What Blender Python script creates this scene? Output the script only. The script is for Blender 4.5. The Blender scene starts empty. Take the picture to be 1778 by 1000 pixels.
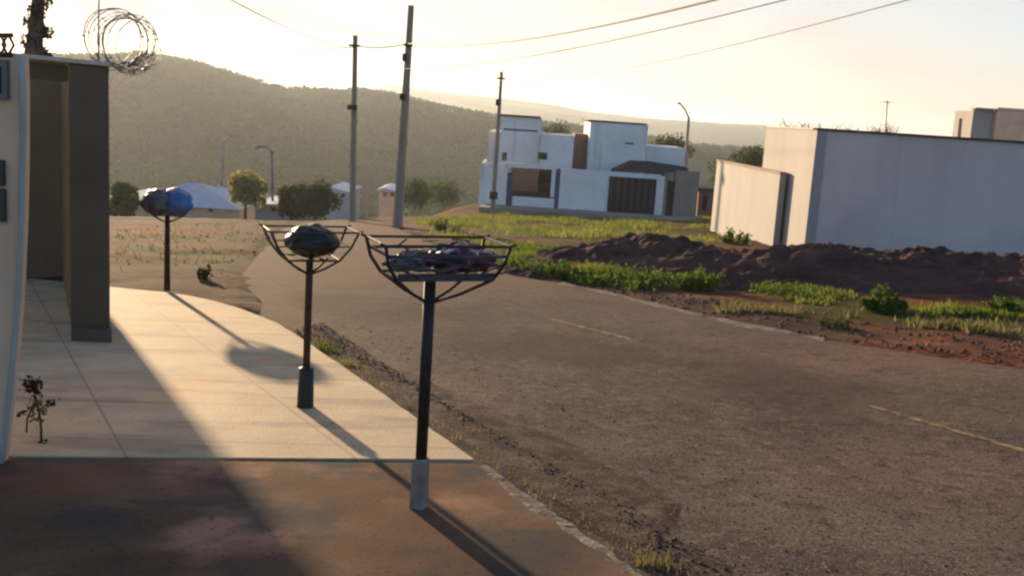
import bpy, math, random
import numpy as np
from mathutils import Vector, Matrix, noise as mnoise

R = math.radians
random.seed(7)
rng = np.random.default_rng(7)
scene = bpy.context.scene
COL = scene.collection

# ------------------------------------------------------------------ camera
FPX, CXP, CYP = 1750.0, 889.0, 500.0          # focal length and centre, in pixels of a 1778 x 1000 frame
PITCH, ROLL, EYE = R(9.75), R(3.7), 1.6
F_ = Vector((0, math.cos(PITCH), -math.sin(PITCH)))
r0, u0 = Vector((1, 0, 0)), Vector((0, math.sin(PITCH), math.cos(PITCH)))
R_ = r0 * math.cos(ROLL) + u0 * math.sin(ROLL)
U_ = -r0 * math.sin(ROLL) + u0 * math.cos(ROLL)
CAM = Vector((0, 0, EYE))
cd = bpy.data.cameras.new('camera')
cam = bpy.data.objects.new('camera', cd)
COL.objects.link(cam)
cam.matrix_world = Matrix.Translation(CAM) @ Matrix((R_, U_, -F_)).transposed().to_4x4()
cd.sensor_width = 36
cd.lens = FPX / 1778 * 36
cd.clip_start = 0.05
cd.clip_end = 20000
scene.camera = cam

# ------------------------------------------------------------------ sky, sun, exposure
SUN_AZ, SUN_EL = -27.6, 7.2                   # degrees from +Y, towards +X
w = bpy.data.worlds.new('World')
scene.world = w
w.use_nodes = True
nt = w.node_tree
bg = nt.nodes['Background']
sky = nt.nodes.new('ShaderNodeTexSky')
sky.sky_type = 'NISHITA'
sky.sun_disc = False
sky.sun_elevation = R(SUN_EL)
sky.sun_rotation = R(SUN_AZ)
sky.altitude = 600
sky.air_density = 1.0
sky.dust_density = 1.6
sky.ozone_density = 2.0
# a thin high veil of cloud, peach coloured and denser towards the sunset side
wn_, wl_ = nt.nodes, nt.links
wtc = wn_.new('ShaderNodeTexCoord')
wmp = wn_.new('ShaderNodeMapping')
wmp.inputs['Scale'].default_value = (1.0, 1.0, 5.0)
wl_.new(wtc.outputs['Generated'], wmp.inputs[0])
wno = wn_.new('ShaderNodeTexNoise')
wno.inputs['Scale'].default_value = 2.3
wno.inputs['Detail'].default_value = 7
wno.inputs['Distortion'].default_value = 0.6
wl_.new(wmp.outputs[0], wno.inputs['Vector'])
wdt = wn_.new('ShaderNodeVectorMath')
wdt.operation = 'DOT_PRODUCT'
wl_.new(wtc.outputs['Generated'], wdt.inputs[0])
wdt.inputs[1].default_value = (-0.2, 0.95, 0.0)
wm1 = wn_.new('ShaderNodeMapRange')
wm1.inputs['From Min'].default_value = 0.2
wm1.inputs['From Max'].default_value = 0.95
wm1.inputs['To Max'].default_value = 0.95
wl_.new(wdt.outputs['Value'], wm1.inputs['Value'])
wm2 = wn_.new('ShaderNodeMapRange')
wm2.inputs['From Min'].default_value = 0.3
wm2.inputs['From Max'].default_value = 0.7
wm2.inputs['To Min'].default_value = 0.72
wm2.inputs['To Max'].default_value = 1.15
wl_.new(wno.outputs['Fac'], wm2.inputs['Value'])
wmu = wn_.new('ShaderNodeMath')
wmu.operation = 'MULTIPLY'
wmu.use_clamp = True
wl_.new(wm1.outputs[0], wmu.inputs[0])
wl_.new(wm2.outputs[0], wmu.inputs[1])
wmx = wn_.new('ShaderNodeMix')
wmx.data_type = 'RGBA'
wl_.new(wmu.outputs[0], wmx.inputs['Factor'])
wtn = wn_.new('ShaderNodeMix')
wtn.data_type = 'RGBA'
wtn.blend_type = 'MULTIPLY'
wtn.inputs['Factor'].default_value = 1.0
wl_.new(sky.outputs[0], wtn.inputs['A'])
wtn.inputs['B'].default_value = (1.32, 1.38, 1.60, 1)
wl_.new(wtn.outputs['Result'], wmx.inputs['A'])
wmx.inputs['B'].default_value = (4.15, 3.62, 3.22, 1)
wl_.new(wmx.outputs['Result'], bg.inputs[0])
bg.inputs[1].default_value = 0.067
sd = bpy.data.lights.new('sun', 'SUN')
sd.energy = 4.0
sd.angle = R(0.9)
sd.color = (1.0, 0.74, 0.46)
sun = bpy.data.objects.new('sun', sd)
COL.objects.link(sun)
SDIR = Vector((math.sin(R(SUN_AZ)) * math.cos(R(SUN_EL)), math.cos(R(SUN_AZ)) * math.cos(R(SUN_EL)), math.sin(R(SUN_EL))))
sun.rotation_euler = SDIR.to_track_quat('Z', 'Y').to_euler()
scene.view_settings.view_transform = 'Standard'
scene.view_settings.look = 'None'
scene.view_settings.exposure = 1.6
scene.view_settings.gamma = 1
scene.cycles.filter_width = 2.4
scene.cycles.volume_bounces = 0
scene.cycles.max_bounces = 6

# ------------------------------------------------------------------ ground shape
SL, SA = 0.08, R(-22)


def plane(x, y):
    """the sloping street level: falls away from the camera down the street"""
    return -SL * (x * math.sin(SA) + y * math.cos(SA))


def ray(px, py):
    return F_ * FPX + R_ * (px - CXP) + U_ * (CYP - py)


def G(px, py, off=0.0):
    """where the street plane, raised by off, is met"""
    d = ray(px, py)
    den = d.z + SL * (d.x * math.sin(SA) + d.y * math.cos(SA))
    t = (off - EYE) / den
    return Vector((d.x * t, d.y * t, EYE + d.z * t))


def P(px, py, Y):
    d = ray(px, py)
    return CAM + d * (Y / d.y)


# ------------------------------------------------------------------ helpers
def link(name, me, mat=None, parent=None):
    o = bpy.data.objects.new(name, me)
    COL.objects.link(o)
    if mat:
        me.materials.append(mat)
    if parent:
        o.parent = parent
    return o


def tag(o, label=None, cat=None, group=None, kind=None):
    for k, v in (('label', label), ('category', cat), ('group', group), ('kind', kind)):
        if v:
            o[k] = v
    return o


def empty(name, loc=(0, 0, 0), rz=0.0):
    o = bpy.data.objects.new(name, None)
    o.empty_display_size = 0.2
    o.location = loc
    o.rotation_euler = (0, 0, rz)
    COL.objects.link(o)
    return o


def copy_tree(o, parent=None):
    c = o.copy()
    COL.objects.link(c)
    c.parent = parent
    for ch in list(o.children):
        copy_tree(ch, c)
    return c


class MB:
    """collects shapes and links them as ONE mesh object"""

    def __init__(s):
        s.v, s.f = [], []

    def raw(s, vs, fs):
        n = len(s.v)
        s.v += [tuple(v) for v in vs]
        s.f += [tuple(i + n for i in f) for f in fs]
        return s

    def box(s, x0, x1, y0, y1, z0, z1):
        vs = [(x, y, z) for z in (z0, z1) for y in (y0, y1) for x in (x0, x1)]
        return s.raw(vs, [(0, 2, 3, 1), (4, 5, 7, 6), (0, 1, 5, 4), (2, 6, 7, 3), (0, 4, 6, 2), (1, 3, 7, 5)])

    def tube(s, pts, rad, n=8, caps=True):
        pts = [Vector(p) for p in pts]
        if not hasattr(rad, '__len__'):
            rad = [rad] * len(pts)
        base = len(s.v)
        up = None
        for i, p in enumerate(pts):
            t = (pts[min(i + 1, len(pts) - 1)] - pts[max(i - 1, 0)]).normalized()
            if up is None:
                up = Vector((0, 0, 1)) if abs(t.z) < 0.9 else Vector((1, 0, 0))
            a = t.cross(up).normalized()
            b = a.cross(t).normalized()
            up = b
            for k in range(n):
                an = 2 * math.pi * (k + 0.5) / n
                s.v.append(tuple(p + a * math.cos(an) * rad[i] + b * math.sin(an) * rad[i]))
        for i in range(len(pts) - 1):
            for k in range(n):
                q = base + i * n
                s.f.append((q + k, q + (k + 1) % n, q + n + (k + 1) % n, q + n + k))
        if caps:
            s.f.append(tuple(base + k for k in range(n))[::-1])
            s.f.append(tuple(base + (len(pts) - 1) * n + k for k in range(n)))
        return s

    def lathe(s, prof, c=(0, 0, 0), n=16):
        base = len(s.v)
        for (r, z) in prof:
            for k in range(n):
                an = 2 * math.pi * k / n
                s.v.append((c[0] + r * math.cos(an), c[1] + r * math.sin(an), c[2] + z))
        for i in range(len(prof) - 1):
            for k in range(n):
                q = base + i * n
                s.f.append((q + k, q + (k + 1) % n, q + n + (k + 1) % n, q + n + k))
        s.f.append(tuple(base + k for k in range(n))[::-1])
        s.f.append(tuple(base + (len(prof) - 1) * n + k for k in range(n)))
        return s

    def mesh(s, name, smooth=False):
        me = bpy.data.meshes.new(name)
        me.from_pydata(s.v, [], s.f)
        if smooth:
            for p in me.polygons:
                p.use_smooth = True
        me.update()
        return me

    def build(s, name, mat, parent=None, smooth=False, bevel=0):
        o = link(name, s.mesh(name, smooth), mat, parent)
        if bevel:
            m = o.modifiers.new('bevel', 'BEVEL')
            m.width = bevel
            m.segments = 2
            m.limit_method = 'ANGLE'
        return o


def np_mesh(name, V, Fc, mat, smooth=False):
    """V n x 3, Fc m x k, fast"""
    me = bpy.data.meshes.new(name)
    k = Fc.shape[1]
    me.vertices.add(len(V))
    me.vertices.foreach_set('co', np.asarray(V, dtype=np.float32).ravel())
    me.loops.add(Fc.size)
    me.loops.foreach_set('vertex_index', Fc.astype(np.int32).ravel())
    me.polygons.add(len(Fc))
    me.polygons.foreach_set('loop_start', np.arange(0, Fc.size, k, dtype=np.int32))
    me.polygons.foreach_set('loop_total', np.full(len(Fc), k, dtype=np.int32))
    me.update(calc_edges=True)
    if smooth:
        me.polygons.foreach_set('use_smooth', np.ones(len(Fc), dtype=bool))
    me.validate()
    return link(name, me, mat)


def inside(poly, X, Y):
    """vectorised point in polygon"""
    r = np.zeros(X.shape, bool)
    n = len(poly)
    for i in range(n):
        x0, y0 = poly[i][0], poly[i][1]
        x1, y1 = poly[(i + 1) % n][0], poly[(i + 1) % n][1]
        if y0 == y1:
            continue
        c = ((y0 > Y) != (y1 > Y)) & (X < (x1 - x0) * (Y - y0) / (y1 - y0) + x0)
        r ^= c
    return r


def vnoise(X, Y, scale, seed=0):
    """smooth value noise, -1..1"""
    X = X / scale + 137.3 * (seed + 1)
    Y = Y / scale + 71.9 * (seed + 1)
    xi, yi = np.floor(X).astype(np.int64), np.floor(Y).astype(np.int64)
    xf, yf = X - xi, Y - yi
    xf, yf = xf * xf * (3 - 2 * xf), yf * yf * (3 - 2 * yf)

    def h(a, b):
        n = (a * 374761393 + b * 668265263 + seed * 982451653) & 0xffffffff
        n = ((n ^ (n >> 13)) * 1274126177) & 0xffffffff
        return ((n ^ (n >> 16)) & 0xffff) / 32767.5 - 1

    return ((h(xi, yi) * (1 - xf) + h(xi + 1, yi) * xf) * (1 - yf) + (h(xi, yi + 1) * (1 - xf) + h(xi + 1, yi + 1) * xf) * yf)


# ------------------------------------------------------------------ materials
def mat(name, stops, scale=4.0, detail=6, rough=0.9, bump=0.0, bscale=None, metal=0.0, rng_=(0.3, 0.7), distort=0.0, spec=0.3, coord='Object', scale_vec=None):
    """noise driven colours; stops = list of (pos, rgb)"""
    m = bpy.data.materials.new(name)
    m.use_nodes = True
    n, l = m.node_tree.nodes, m.node_tree.links
    b = n['Principled BSDF']
    b.inputs['Roughness'].default_value = rough
    b.inputs['Metallic'].default_value = metal
    b.inputs['Specular IOR Level'].default_value = spec
    tc = n.new('ShaderNodeTexCoord')
    mp = n.new('ShaderNodeMapping')
    l.new(tc.outputs[coord], mp.inputs[0])
    if scale_vec:
        mp.inputs['Scale'].default_value = scale_vec
    no = n.new('ShaderNodeTexNoise')
    no.inputs['Scale'].default_value = scale
    no.inputs['Detail'].default_value = detail
    no.inputs['Roughness'].default_value = 0.62
    no.inputs['Distortion'].default_value = distort
    l.new(mp.outputs[0], no.inputs['Vector'])
    cr = n.new('ShaderNodeValToRGB')
    e = cr.color_ramp.elements
    if isinstance(stops, tuple):
        stops = [(0.3, tuple(c * 0.85 for c in stops)), (0.7, tuple(min(1, c * 1.12) for c in stops))]
    e[0].position, e[0].color = stops[0][0], (*stops[0][1], 1)
    e[1].position, e[1].color = stops[-1][0], (*stops[-1][1], 1)
    for p_, c_ in stops[1:-1]:
        q = e.new(p_)
        q.color = (*c_, 1)
    l.new(no.outputs['Fac'], cr.inputs[0])
    l.new(cr.outputs[0], b.inputs['Base Color'])
    m['ramp'] = cr.name
    if bump:
        n2 = n.new('ShaderNodeTexNoise')
        n2.inputs['Scale'].default_value = bscale or scale * 6
        n2.inputs['Detail'].default_value = 6
        l.new(mp.outputs[0], n2.inputs['Vector'])
        bp = n.new('ShaderNodeBump')
        bp.inputs['Strength'].default_value = 1.0
        bp.inputs['Distance'].default_value = bump
        l.new(n2.outputs['Fac'], bp.inputs['Height'])
        l.new(bp.outputs[0], b.inputs['Normal'])
    return m


def mix_over(m, colour, scale, lo, hi, seed=0.0, detail=4, scale_vec=None, strength=1.0):
    """lays noise-shaped patches of another colour over a material"""
    n, l = m.node_tree.nodes, m.node_tree.links
    b = n['Principled BSDF']
    src = b.inputs['Base Color'].links[0].from_socket
    tc = n.new('ShaderNodeTexCoord')
    mp = n.new('ShaderNodeMapping')
    mp.inputs['Location'].default_value = (seed, seed * 1.7, 0)
    if scale_vec:
        mp.inputs['Scale'].default_value = scale_vec
    l.new(tc.outputs['Object'], mp.inputs[0])
    no = n.new('ShaderNodeTexNoise')
    no.inputs['Scale'].default_value = scale
    no.inputs['Detail'].default_value = detail
    l.new(mp.outputs[0], no.inputs['Vector'])
    mr = n.new('ShaderNodeMapRange')
    mr.inputs['From Min'].default_value = lo
    mr.inputs['From Max'].default_value = hi
    mr.inputs['To Max'].default_value = strength
    l.new(no.outputs['Fac'], mr.inputs['Value'])
    mx = n.new('ShaderNodeMix')
    mx.data_type = 'RGBA'
    l.new(mr.outputs[0], mx.inputs['Factor'])
    l.new(src, mx.inputs['A'])
    mx.inputs['B'].default_value = (*colour, 1)
    l.new(mx.outputs['Result'], b.inputs['Base Color'])
    return m


def speckle(m, colour, scale, lo, hi, strength=0.6):
    return mix_over(m, colour, scale, lo, hi, seed=scale * 0.13, detail=2, strength=strength)


M = {}
M['dirt'] = mat('dirt', [(0.25, (0.055, 0.030, 0.018)), (0.5, (0.099, 0.050, 0.030)), (0.75, (0.163, 0.089, 0.054))], 0.5, 12, 1.0, 0.03, 9.0)
mix_over(M['dirt'], (0.033, 0.021, 0.017), 0.9, 0.55, 0.61, 83.0, 12, (0.5, 1.4, 1), strength=0.75)
mix_over(M['dirt'], (0.039, 0.028, 0.023), 0.4, 0.54, 0.62, 61.0, 12, (0.6, 1.2, 1), strength=0.7)
mix_over(M['dirt'], (0.205, 0.067, 0.028), 0.13, 0.48, 0.62, 4.0, 8, strength=0.85)
mix_over(M['dirt'], (0.047, 0.050, 0.011), 0.22, 0.52, 0.62, 11.0, 10, strength=0.9)
mix_over(M['dirt'], (0.044, 0.024, 0.018), 0.9, 0.56, 0.68, 17.0, 10, strength=0.7)
M['asphalt'] = mat('asphalt', [(0.3, (0.057, 0.043, 0.036)), (0.5, (0.088, 0.066, 0.053)), (0.72, (0.128, 0.094, 0.076))], 1.6, 13, 0.97, 0.004, 90)
mix_over(M['asphalt'], (0.210, 0.121, 0.077), 0.20, 0.50, 0.66, 3.0, 10, strength=0.75)
mix_over(M['asphalt'], (0.040, 0.032, 0.029), 0.45, 0.54, 0.68, 31.0, 10, strength=0.6)
mix_over(M['asphalt'], (0.169, 0.121, 0.093), 0.9, 0.55, 0.72, 13.0, 12, (1.0, 0.28, 1.0), strength=0.6)
mix_over(M['asphalt'], (0.193, 0.139, 0.101), 9, 0.54, 0.66, 5.0, 8, strength=0.65)
mix_over(M['asphalt'], (0.033, 0.027, 0.023), 5.5, 0.56, 0.68, 7.0, 10, strength=0.65)
speckle(M['asphalt'], (0.023, 0.018, 0.017), 45, 0.54, 0.64, 0.8)
speckle(M['asphalt'], (0.269, 0.210, 0.166), 75, 0.58, 0.66, 0.75)
speckle(M['asphalt'], (0.020, 0.017, 0.016), 14, 0.60, 0.70, 0.5)
def far_dirt(m, colour, y0, y1):
    n, l = m.node_tree.nodes, m.node_tree.links
    b = n['Principled BSDF']
    src = b.inputs['Base Color'].links[0].from_socket
    tc = n.new('ShaderNodeTexCoord')
    sx = n.new('ShaderNodeSeparateXYZ')
    l.new(tc.outputs['Object'], sx.inputs[0])
    no = n.new('ShaderNodeTexNoise')
    no.inputs['Scale'].default_value = 0.35
    no.inputs['Detail'].default_value = 10
    l.new(tc.outputs['Object'], no.inputs['Vector'])
    ad = n.new('ShaderNodeMath')
    ad.operation = 'MULTIPLY_ADD'
    ad.inputs[1].default_value = 26.0
    l.new(no.outputs['Fac'], ad.inputs[0])
    l.new(sx.outputs['Y'], ad.inputs[2])
    mr = n.new('ShaderNodeMapRange')
    mr.inputs['From Min'].default_value = y0 + 13
    mr.inputs['From Max'].default_value = y1 + 13
    mr.inputs['To Max'].default_value = 0.9
    l.new(ad.outputs[0], mr.inputs['Value'])
    mx = n.new('ShaderNodeMix')
    mx.data_type = 'RGBA'
    l.new(mr.outputs[0], mx.inputs['Factor'])
    l.new(src, mx.inputs['A'])
    mx.inputs['B'].default_value = (*colour, 1)
    l.new(mx.outputs['Result'], b.inputs['Base Color'])


far_dirt(M['asphalt'], (0.135, 0.082, 0.055), 10.0, 24.0)
mix_over(M['asphalt'], (0.051, 0.034, 0.029), 0.33, 0.55, 0.63, 51.0, 12, (1.0, 0.5, 1), strength=0.55)
M['gutter'] = mat('gutter_dirt', [(0.3, (0.037, 0.027, 0.021)), (0.5, (0.075, 0.053, 0.040)), (0.72, (0.167, 0.116, 0.083))], 4.0, 13, 1.0, 0.010, 50)
mix_over(M['gutter'], (0.023, 0.020, 0.018), 3.0, 0.52, 0.64, 2.0, 10, strength=0.75)
speckle(M['gutter'], (0.217, 0.163, 0.121), 40, 0.60, 0.68, 0.7)
M['pave'] = mat('pavement_concrete', [(0.25, (0.358, 0.275, 0.170)), (0.5, (0.455, 0.348, 0.215)), (0.8, (0.553, 0.433, 0.271))], 1.6, 8, 0.85, 0.004, 40)
mix_over(M['pave'], (0.653, 0.362, 0.143), 0.9, 0.60, 0.74, 5.0, strength=0.5)
mix_over(M['pave'], (0.278, 0.217, 0.143), 2.2, 0.56, 0.74, 9.0, 8, strength=0.45)
M['drive'] = mat('driveway_concrete', [(0.25, (0.072, 0.044, 0.030)), (0.5, (0.126, 0.075, 0.045)), (0.75, (0.184, 0.115, 0.074))], 1.4, 12, 0.95, 0.002, 70)
mix_over(M['drive'], (0.360, 0.191, 0.117), 1.1, 0.56, 0.66, 21.0, 12, strength=0.8)
mix_over(M['drive'], (0.049, 0.051, 0.050), 1.9, 0.54, 0.64, 43.0, 12, strength=0.7)
mix_over(M['drive'], (0.049, 0.053, 0.051), 1.6, 0.56, 0.66, 71.0, 12, (0.35, 1.6, 1), strength=0.6)
speckle(M['drive'], (0.028, 0.027, 0.026), 40, 0.60, 0.70, 0.6)
mix_over(M['drive'], (0.253, 0.096, 0.045), 0.8, 0.55, 0.72, 2.0, 8, strength=0.6)
M['kerb'] = mat('kerb_concrete', [(0.3, (0.102, 0.084, 0.066)), (0.7, (0.252, 0.216, 0.174))], 6, 8, 0.95, 0.02, 20)
M['line'] = mat('road_paint', [(0.42, (0.090, 0.065, 0.050)), (0.60, (0.302, 0.207, 0.095))], 14, 6, 0.8)
M['soil'] = mat('dug_soil', [(0.3, (0.040, 0.021, 0.020)), (0.55, (0.082, 0.043, 0.035)), (0.8, (0.147, 0.082, 0.065))], 1.2, 10, 1.0, 0.12, 3.5)
M['hills'] = mat('hill_woods', [(0.35, (0.011, 0.031, 0.006)), (0.55, (0.022, 0.053, 0.011)), (0.75, (0.045, 0.097, 0.021))], 0.012, 12, 1.0, 3.0, 0.05)
mix_over(M['hills'], (0.102, 0.219, 0.056), 0.0035, 0.52, 0.62, 20.0, 3, strength=0.65)
M['wood_leaf'] = mat('woodland_leaves', [(0.3, (0.015, 0.033, 0.009)), (0.7, (0.037, 0.066, 0.018))], 0.06, 6, 1.0)
M['grass'] = mat('grass_blades', [(0.3, (0.074, 0.099, 0.018)), (0.5, (0.149, 0.180, 0.032)), (0.68, (0.297, 0.265, 0.069))], 0.9, 8, 0.8)
M['weed'] = mat('weed_leaves', [(0.3, (0.046, 0.085, 0.014)), (0.7, (0.129, 0.177, 0.027))], 3, 4, 0.7)
M['drygrass'] = mat('dry_weeds', [(0.3, (0.086, 0.094, 0.027)), (0.7, (0.234, 0.187, 0.086))], 2, 6, 0.9)
M['white'] = mat('white_render', [(0.3, (0.648, 0.628, 0.591)), (0.7, (0.799, 0.775, 0.720))], 0.7, 8, 0.85, 0.004, 20)
mix_over(M['white'], (0.452, 0.399, 0.335), 0.5, 0.58, 0.8, 3.0, 8, (1, 1, 0.35), 0.5)
M['grey_wall'] = mat('grey_render', [(0.3, (0.571, 0.447, 0.393)), (0.7, (0.714, 0.559, 0.481))], 0.3, 8, 0.9, 0.004, 18)
mix_over(M['grey_wall'], (0.396, 0.248, 0.188), 0.35, 0.56, 0.8, 8.0, 8, (1, 1, 0.5), 0.5)
mix_over(M['grey_wall'], (0.187, 0.155, 0.134), 1.1, 0.55, 0.70, 14.0, 8, (1, 1, 0.06), 0.45)
mix_over(M['white'], (0.343, 0.309, 0.273), 1.3, 0.58, 0.72, 24.0, 8, (1, 1, 0.10), 0.45)
M['cream'] = mat('cream_render', [(0.3, (0.313, 0.282, 0.255)), (0.7, (0.380, 0.351, 0.323))], 0.5, 8, 0.9, 0.006, 16, scale_vec=(1, 1, 0.25))
M['pinkwall'] = mat('pinkish_render', [(0.3, (0.617, 0.393, 0.245)), (0.7, (0.832, 0.524, 0.328))], 1.3, 8, 0.9)
M['coping'] = mat('pale_coping', [(0.3, (0.338, 0.300, 0.247)), (0.7, (0.465, 0.420, 0.360))], 4, 6, 0.8)
M['darkwall'] = mat('dark_paint', [(0.3, (0.078, 0.066, 0.048)), (0.7, (0.113, 0.097, 0.067))], 0.9, 8, 0.7, 0.003, 20)
M['brownwall'] = mat('brown_paint', [(0.3, (0.168, 0.102, 0.050)), (0.7, (0.245, 0.147, 0.071))], 0.9, 8, 0.8)
M['brick'] = mat('bare_brick', [(0.3, (0.180, 0.090, 0.056)), (0.7, (0.285, 0.165, 0.105))], 1.5, 8, 0.95)
M['tan'] = mat('tan_render', [(0.3, (0.225, 0.176, 0.135)), (0.7, (0.315, 0.247, 0.188))], 1.0, 8, 0.95)
M['black'] = mat('black_paint', [(0.35, (0.012, 0.012, 0.011)), (0.7, (0.035, 0.028, 0.022))], 9, 6, 0.55)
M['rust'] = mat('rusty_steel', [(0.35, (0.026, 0.013, 0.008)), (0.7, (0.083, 0.038, 0.019))], 9, 8, 0.8)
M['bars'] = mat('brown_bars', [(0.35, (0.021, 0.015, 0.012)), (0.7, (0.059, 0.038, 0.029))], 12, 8, 0.6)
M['slats'] = mat('grey_slats', [(0.35, (0.045, 0.034, 0.032)), (0.7, (0.099, 0.079, 0.074))], 9, 8, 0.6)
M['maroon'] = mat('maroon_plastic', [(0.40, (0.045, 0.012, 0.020)), (0.56, (0.11, 0.04, 0.055)), (0.64, (0.10, 0.05, 0.055)), (0.68, (0.62, 0.55, 0.53))], 16, 2, 0.4)
M['blackbag'] = mat('black_bag', [(0.4, (0.008, 0.010, 0.009)), (0.7, (0.020, 0.024, 0.022))], 6, 4, 0.42, 0.01, 14, spec=0.35)
M['bluebag'] = mat('blue_bag', [(0.35, (0.012, 0.075, 0.21)), (0.7, (0.03, 0.17, 0.40))], 5, 4, 0.35, 0.03, 10, spec=0.6)
M['greybag'] = mat('grey_bag', [(0.35, (0.05, 0.055, 0.055)), (0.7, (0.15, 0.15, 0.15))], 5, 4, 0.4, 0.03, 10, spec=0.5)
M['post_concrete'] = mat('post_concrete', [(0.35, (0.189, 0.150, 0.121)), (0.7, (0.328, 0.264, 0.210))], 9, 8, 0.95, 0.004, 40)
M['pole'] = mat('pole_concrete', [(0.3, (0.271, 0.213, 0.162)), (0.7, (0.405, 0.322, 0.240))], 2, 8, 0.95, scale_vec=(1, 1, 0.2))
M['lamp_metal'] = mat('lamp_metal', (0.15, 0.16, 0.16), 5, 4, 0.5, metal=0.3)
M['cable'] = mat('cable_rubber', (0.035, 0.033, 0.03), 5, 4, 0.7)
M['wire'] = mat('galvanised_wire', (0.18, 0.155, 0.14), 20, 4, 0.5, metal=0.5)
M['glass'] = mat('dark_pane', (0.015, 0.018, 0.022), 3, 3, 0.15, spec=0.6)
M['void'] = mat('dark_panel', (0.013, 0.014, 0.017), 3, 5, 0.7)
M['tile_roof'] = mat('blue_grey_roof', [(0.3, (0.30, 0.34, 0.40)), (0.7, (0.42, 0.46, 0.52))], 1.5, 6, 0.6)
M['dark_roof'] = mat('dark_roof', [(0.3, (0.03, 0.035, 0.04)), (0.7, (0.07, 0.07, 0.08))], 2, 6, 0.8)
M['blue_trim'] = mat('blue_trim', (0.05, 0.075, 0.14), 2, 6, 0.7)
M['pale_green'] = mat('pale_green_render', (0.33, 0.38, 0.36), 1.0, 6, 0.9)
M['bark'] = mat('bark', [(0.3, (0.07, 0.05, 0.035)), (0.7, (0.15, 0.11, 0.08))], 6, 6, 1.0)
M['leaf_green'] = mat('green_leaves', [(0.3, (0.026, 0.045, 0.013)), (0.7, (0.075, 0.105, 0.030))], 1.2, 5, 0.8)
M['leaf_yellow'] = mat('yellow_leaves', [(0.3, (0.150, 0.143, 0.038)), (0.7, (0.315, 0.285, 0.090))], 1.2, 5, 0.8)
M['leaf_dark'] = mat('dark_leaves', [(0.3, (0.026, 0.022, 0.013)), (0.7, (0.068, 0.053, 0.030))], 1.2, 5, 0.8)
M['stone'] = mat('gravel_stone', [(0.3, (0.046, 0.032, 0.025)), (0.6, (0.108, 0.076, 0.060)), (0.8, (0.252, 0.190, 0.148))], 2.2, 4, 0.95)


def add_joints(m):
    """saw cut joints in the pavement, straight across and along it"""
    n, l = m.node_tree.nodes, m.node_tree.links
    b = n['Principled BSDF']
    src = b.inputs['Base Color'].links[0].from_socket
    tc = n.new('ShaderNodeTexCoord')
    mp = n.new('ShaderNodeMapping')
    mp.inputs['Rotation'].default_value = (0, 0, R(-2))
    mp.inputs['Location'].default_value = (0.35, 0.32, 0)
    l.new(tc.outputs['Object'], mp.inputs[0])
    br = n.new('ShaderNodeTexBrick')
    br.offset = 0.0
    br.inputs['Scale'].default_value = 1.0
    br.inputs['Brick Width'].default_value = 1.35
    br.inputs['Row Height'].default_value = 1.05
    br.inputs['Mortar Size'].default_value = 0.012
    br.inputs['Mortar Smooth'].default_value = 0.6
    sx = n.new('ShaderNodeSeparateXYZ')
    l.new(mp.outputs[0], sx.inputs[0])
    ma = n.new('ShaderNodeMath')
    ma.operation = 'MULTIPLY_ADD'
    ma.inputs[1].default_value = 0.50
    l.new(sx.outputs['Y'], ma.inputs[0])
    l.new(sx.outputs['X'], ma.inputs[2])
    cx2 = n.new('ShaderNodeCombineXYZ')
    l.new(ma.outputs[0], cx2.inputs['X'])
    l.new(sx.outputs['Y'], cx2.inputs['Y'])
    l.new(cx2.outputs[0], br.inputs['Vector'])
    mx = n.new('ShaderNodeMix')
    mx.data_type = 'RGBA'
    mul = n.new('ShaderNodeMath')
    mul.operation = 'MULTIPLY'
    mul.inputs[1].default_value = 0.55
    l.new(br.outputs['Fac'], mul.inputs[0])
    l.new(mul.outputs[0], mx.inputs['Factor'])
    l.new(src, mx.inputs['A'])
    mx.inputs['B'].default_value = (0.14, 0.11, 0.09, 1)
    l.new(mx.outputs['Result'], b.inputs['Base Color'])


mix_over(M['pave'], (0.214, 0.166, 0.117), 1.2, 0.57, 0.64, 33.0, 12, (0.5, 2.2, 1), strength=0.55)
mix_over(M['pave'], (0.448, 0.267, 0.117), 1.7, 0.63, 0.69, 57.0, 8, strength=0.7)
speckle(M['pave'], (0.170, 0.129, 0.096), 30, 0.62, 0.72, 0.5)
for k_ in ('dirt', 'asphalt', 'gutter', 'drive', 'kerb', 'soil', 'hills', 'wood_leaf', 'grass', 'weed', 'drygrass', 'leaf_green', 'leaf_yellow', 'leaf_dark', 'stone', 'void', 'bark', 'line', 'brownwall', 'darkwall', 'dark_roof'):
    M[k_].node_tree.nodes['Principled BSDF'].inputs['Specular IOR Level'].default_value = 0.03
M['pave'].node_tree.nodes['Principled BSDF'].inputs['Specular IOR Level'].default_value = 0.1
add_joints(M['pave'])

def translucent(m, f=0.5, gain=1.0):
    """thin leaves: light passes through them"""
    n, l = m.node_tree.nodes, m.node_tree.links
    b = n['Principled BSDF']
    t = n.new('ShaderNodeBsdfTranslucent')
    l.new(b.inputs['Base Color'].links[0].from_socket, t.inputs['Color'])
    mx = n.new('ShaderNodeMixShader')
    mx.inputs[0].default_value = f
    l.new(b.outputs[0], mx.inputs[1])
    l.new(t.outputs[0], mx.inputs[2])
    l.new(mx.outputs[0], n['Material Output'].inputs['Surface'])


for k_ in ('grass', 'weed', 'drygrass', 'leaf_green', 'leaf_yellow', 'wood_leaf'):
    translucent(M[k_], 0.5 if k_ != 'wood_leaf' else 0.3)

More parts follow.
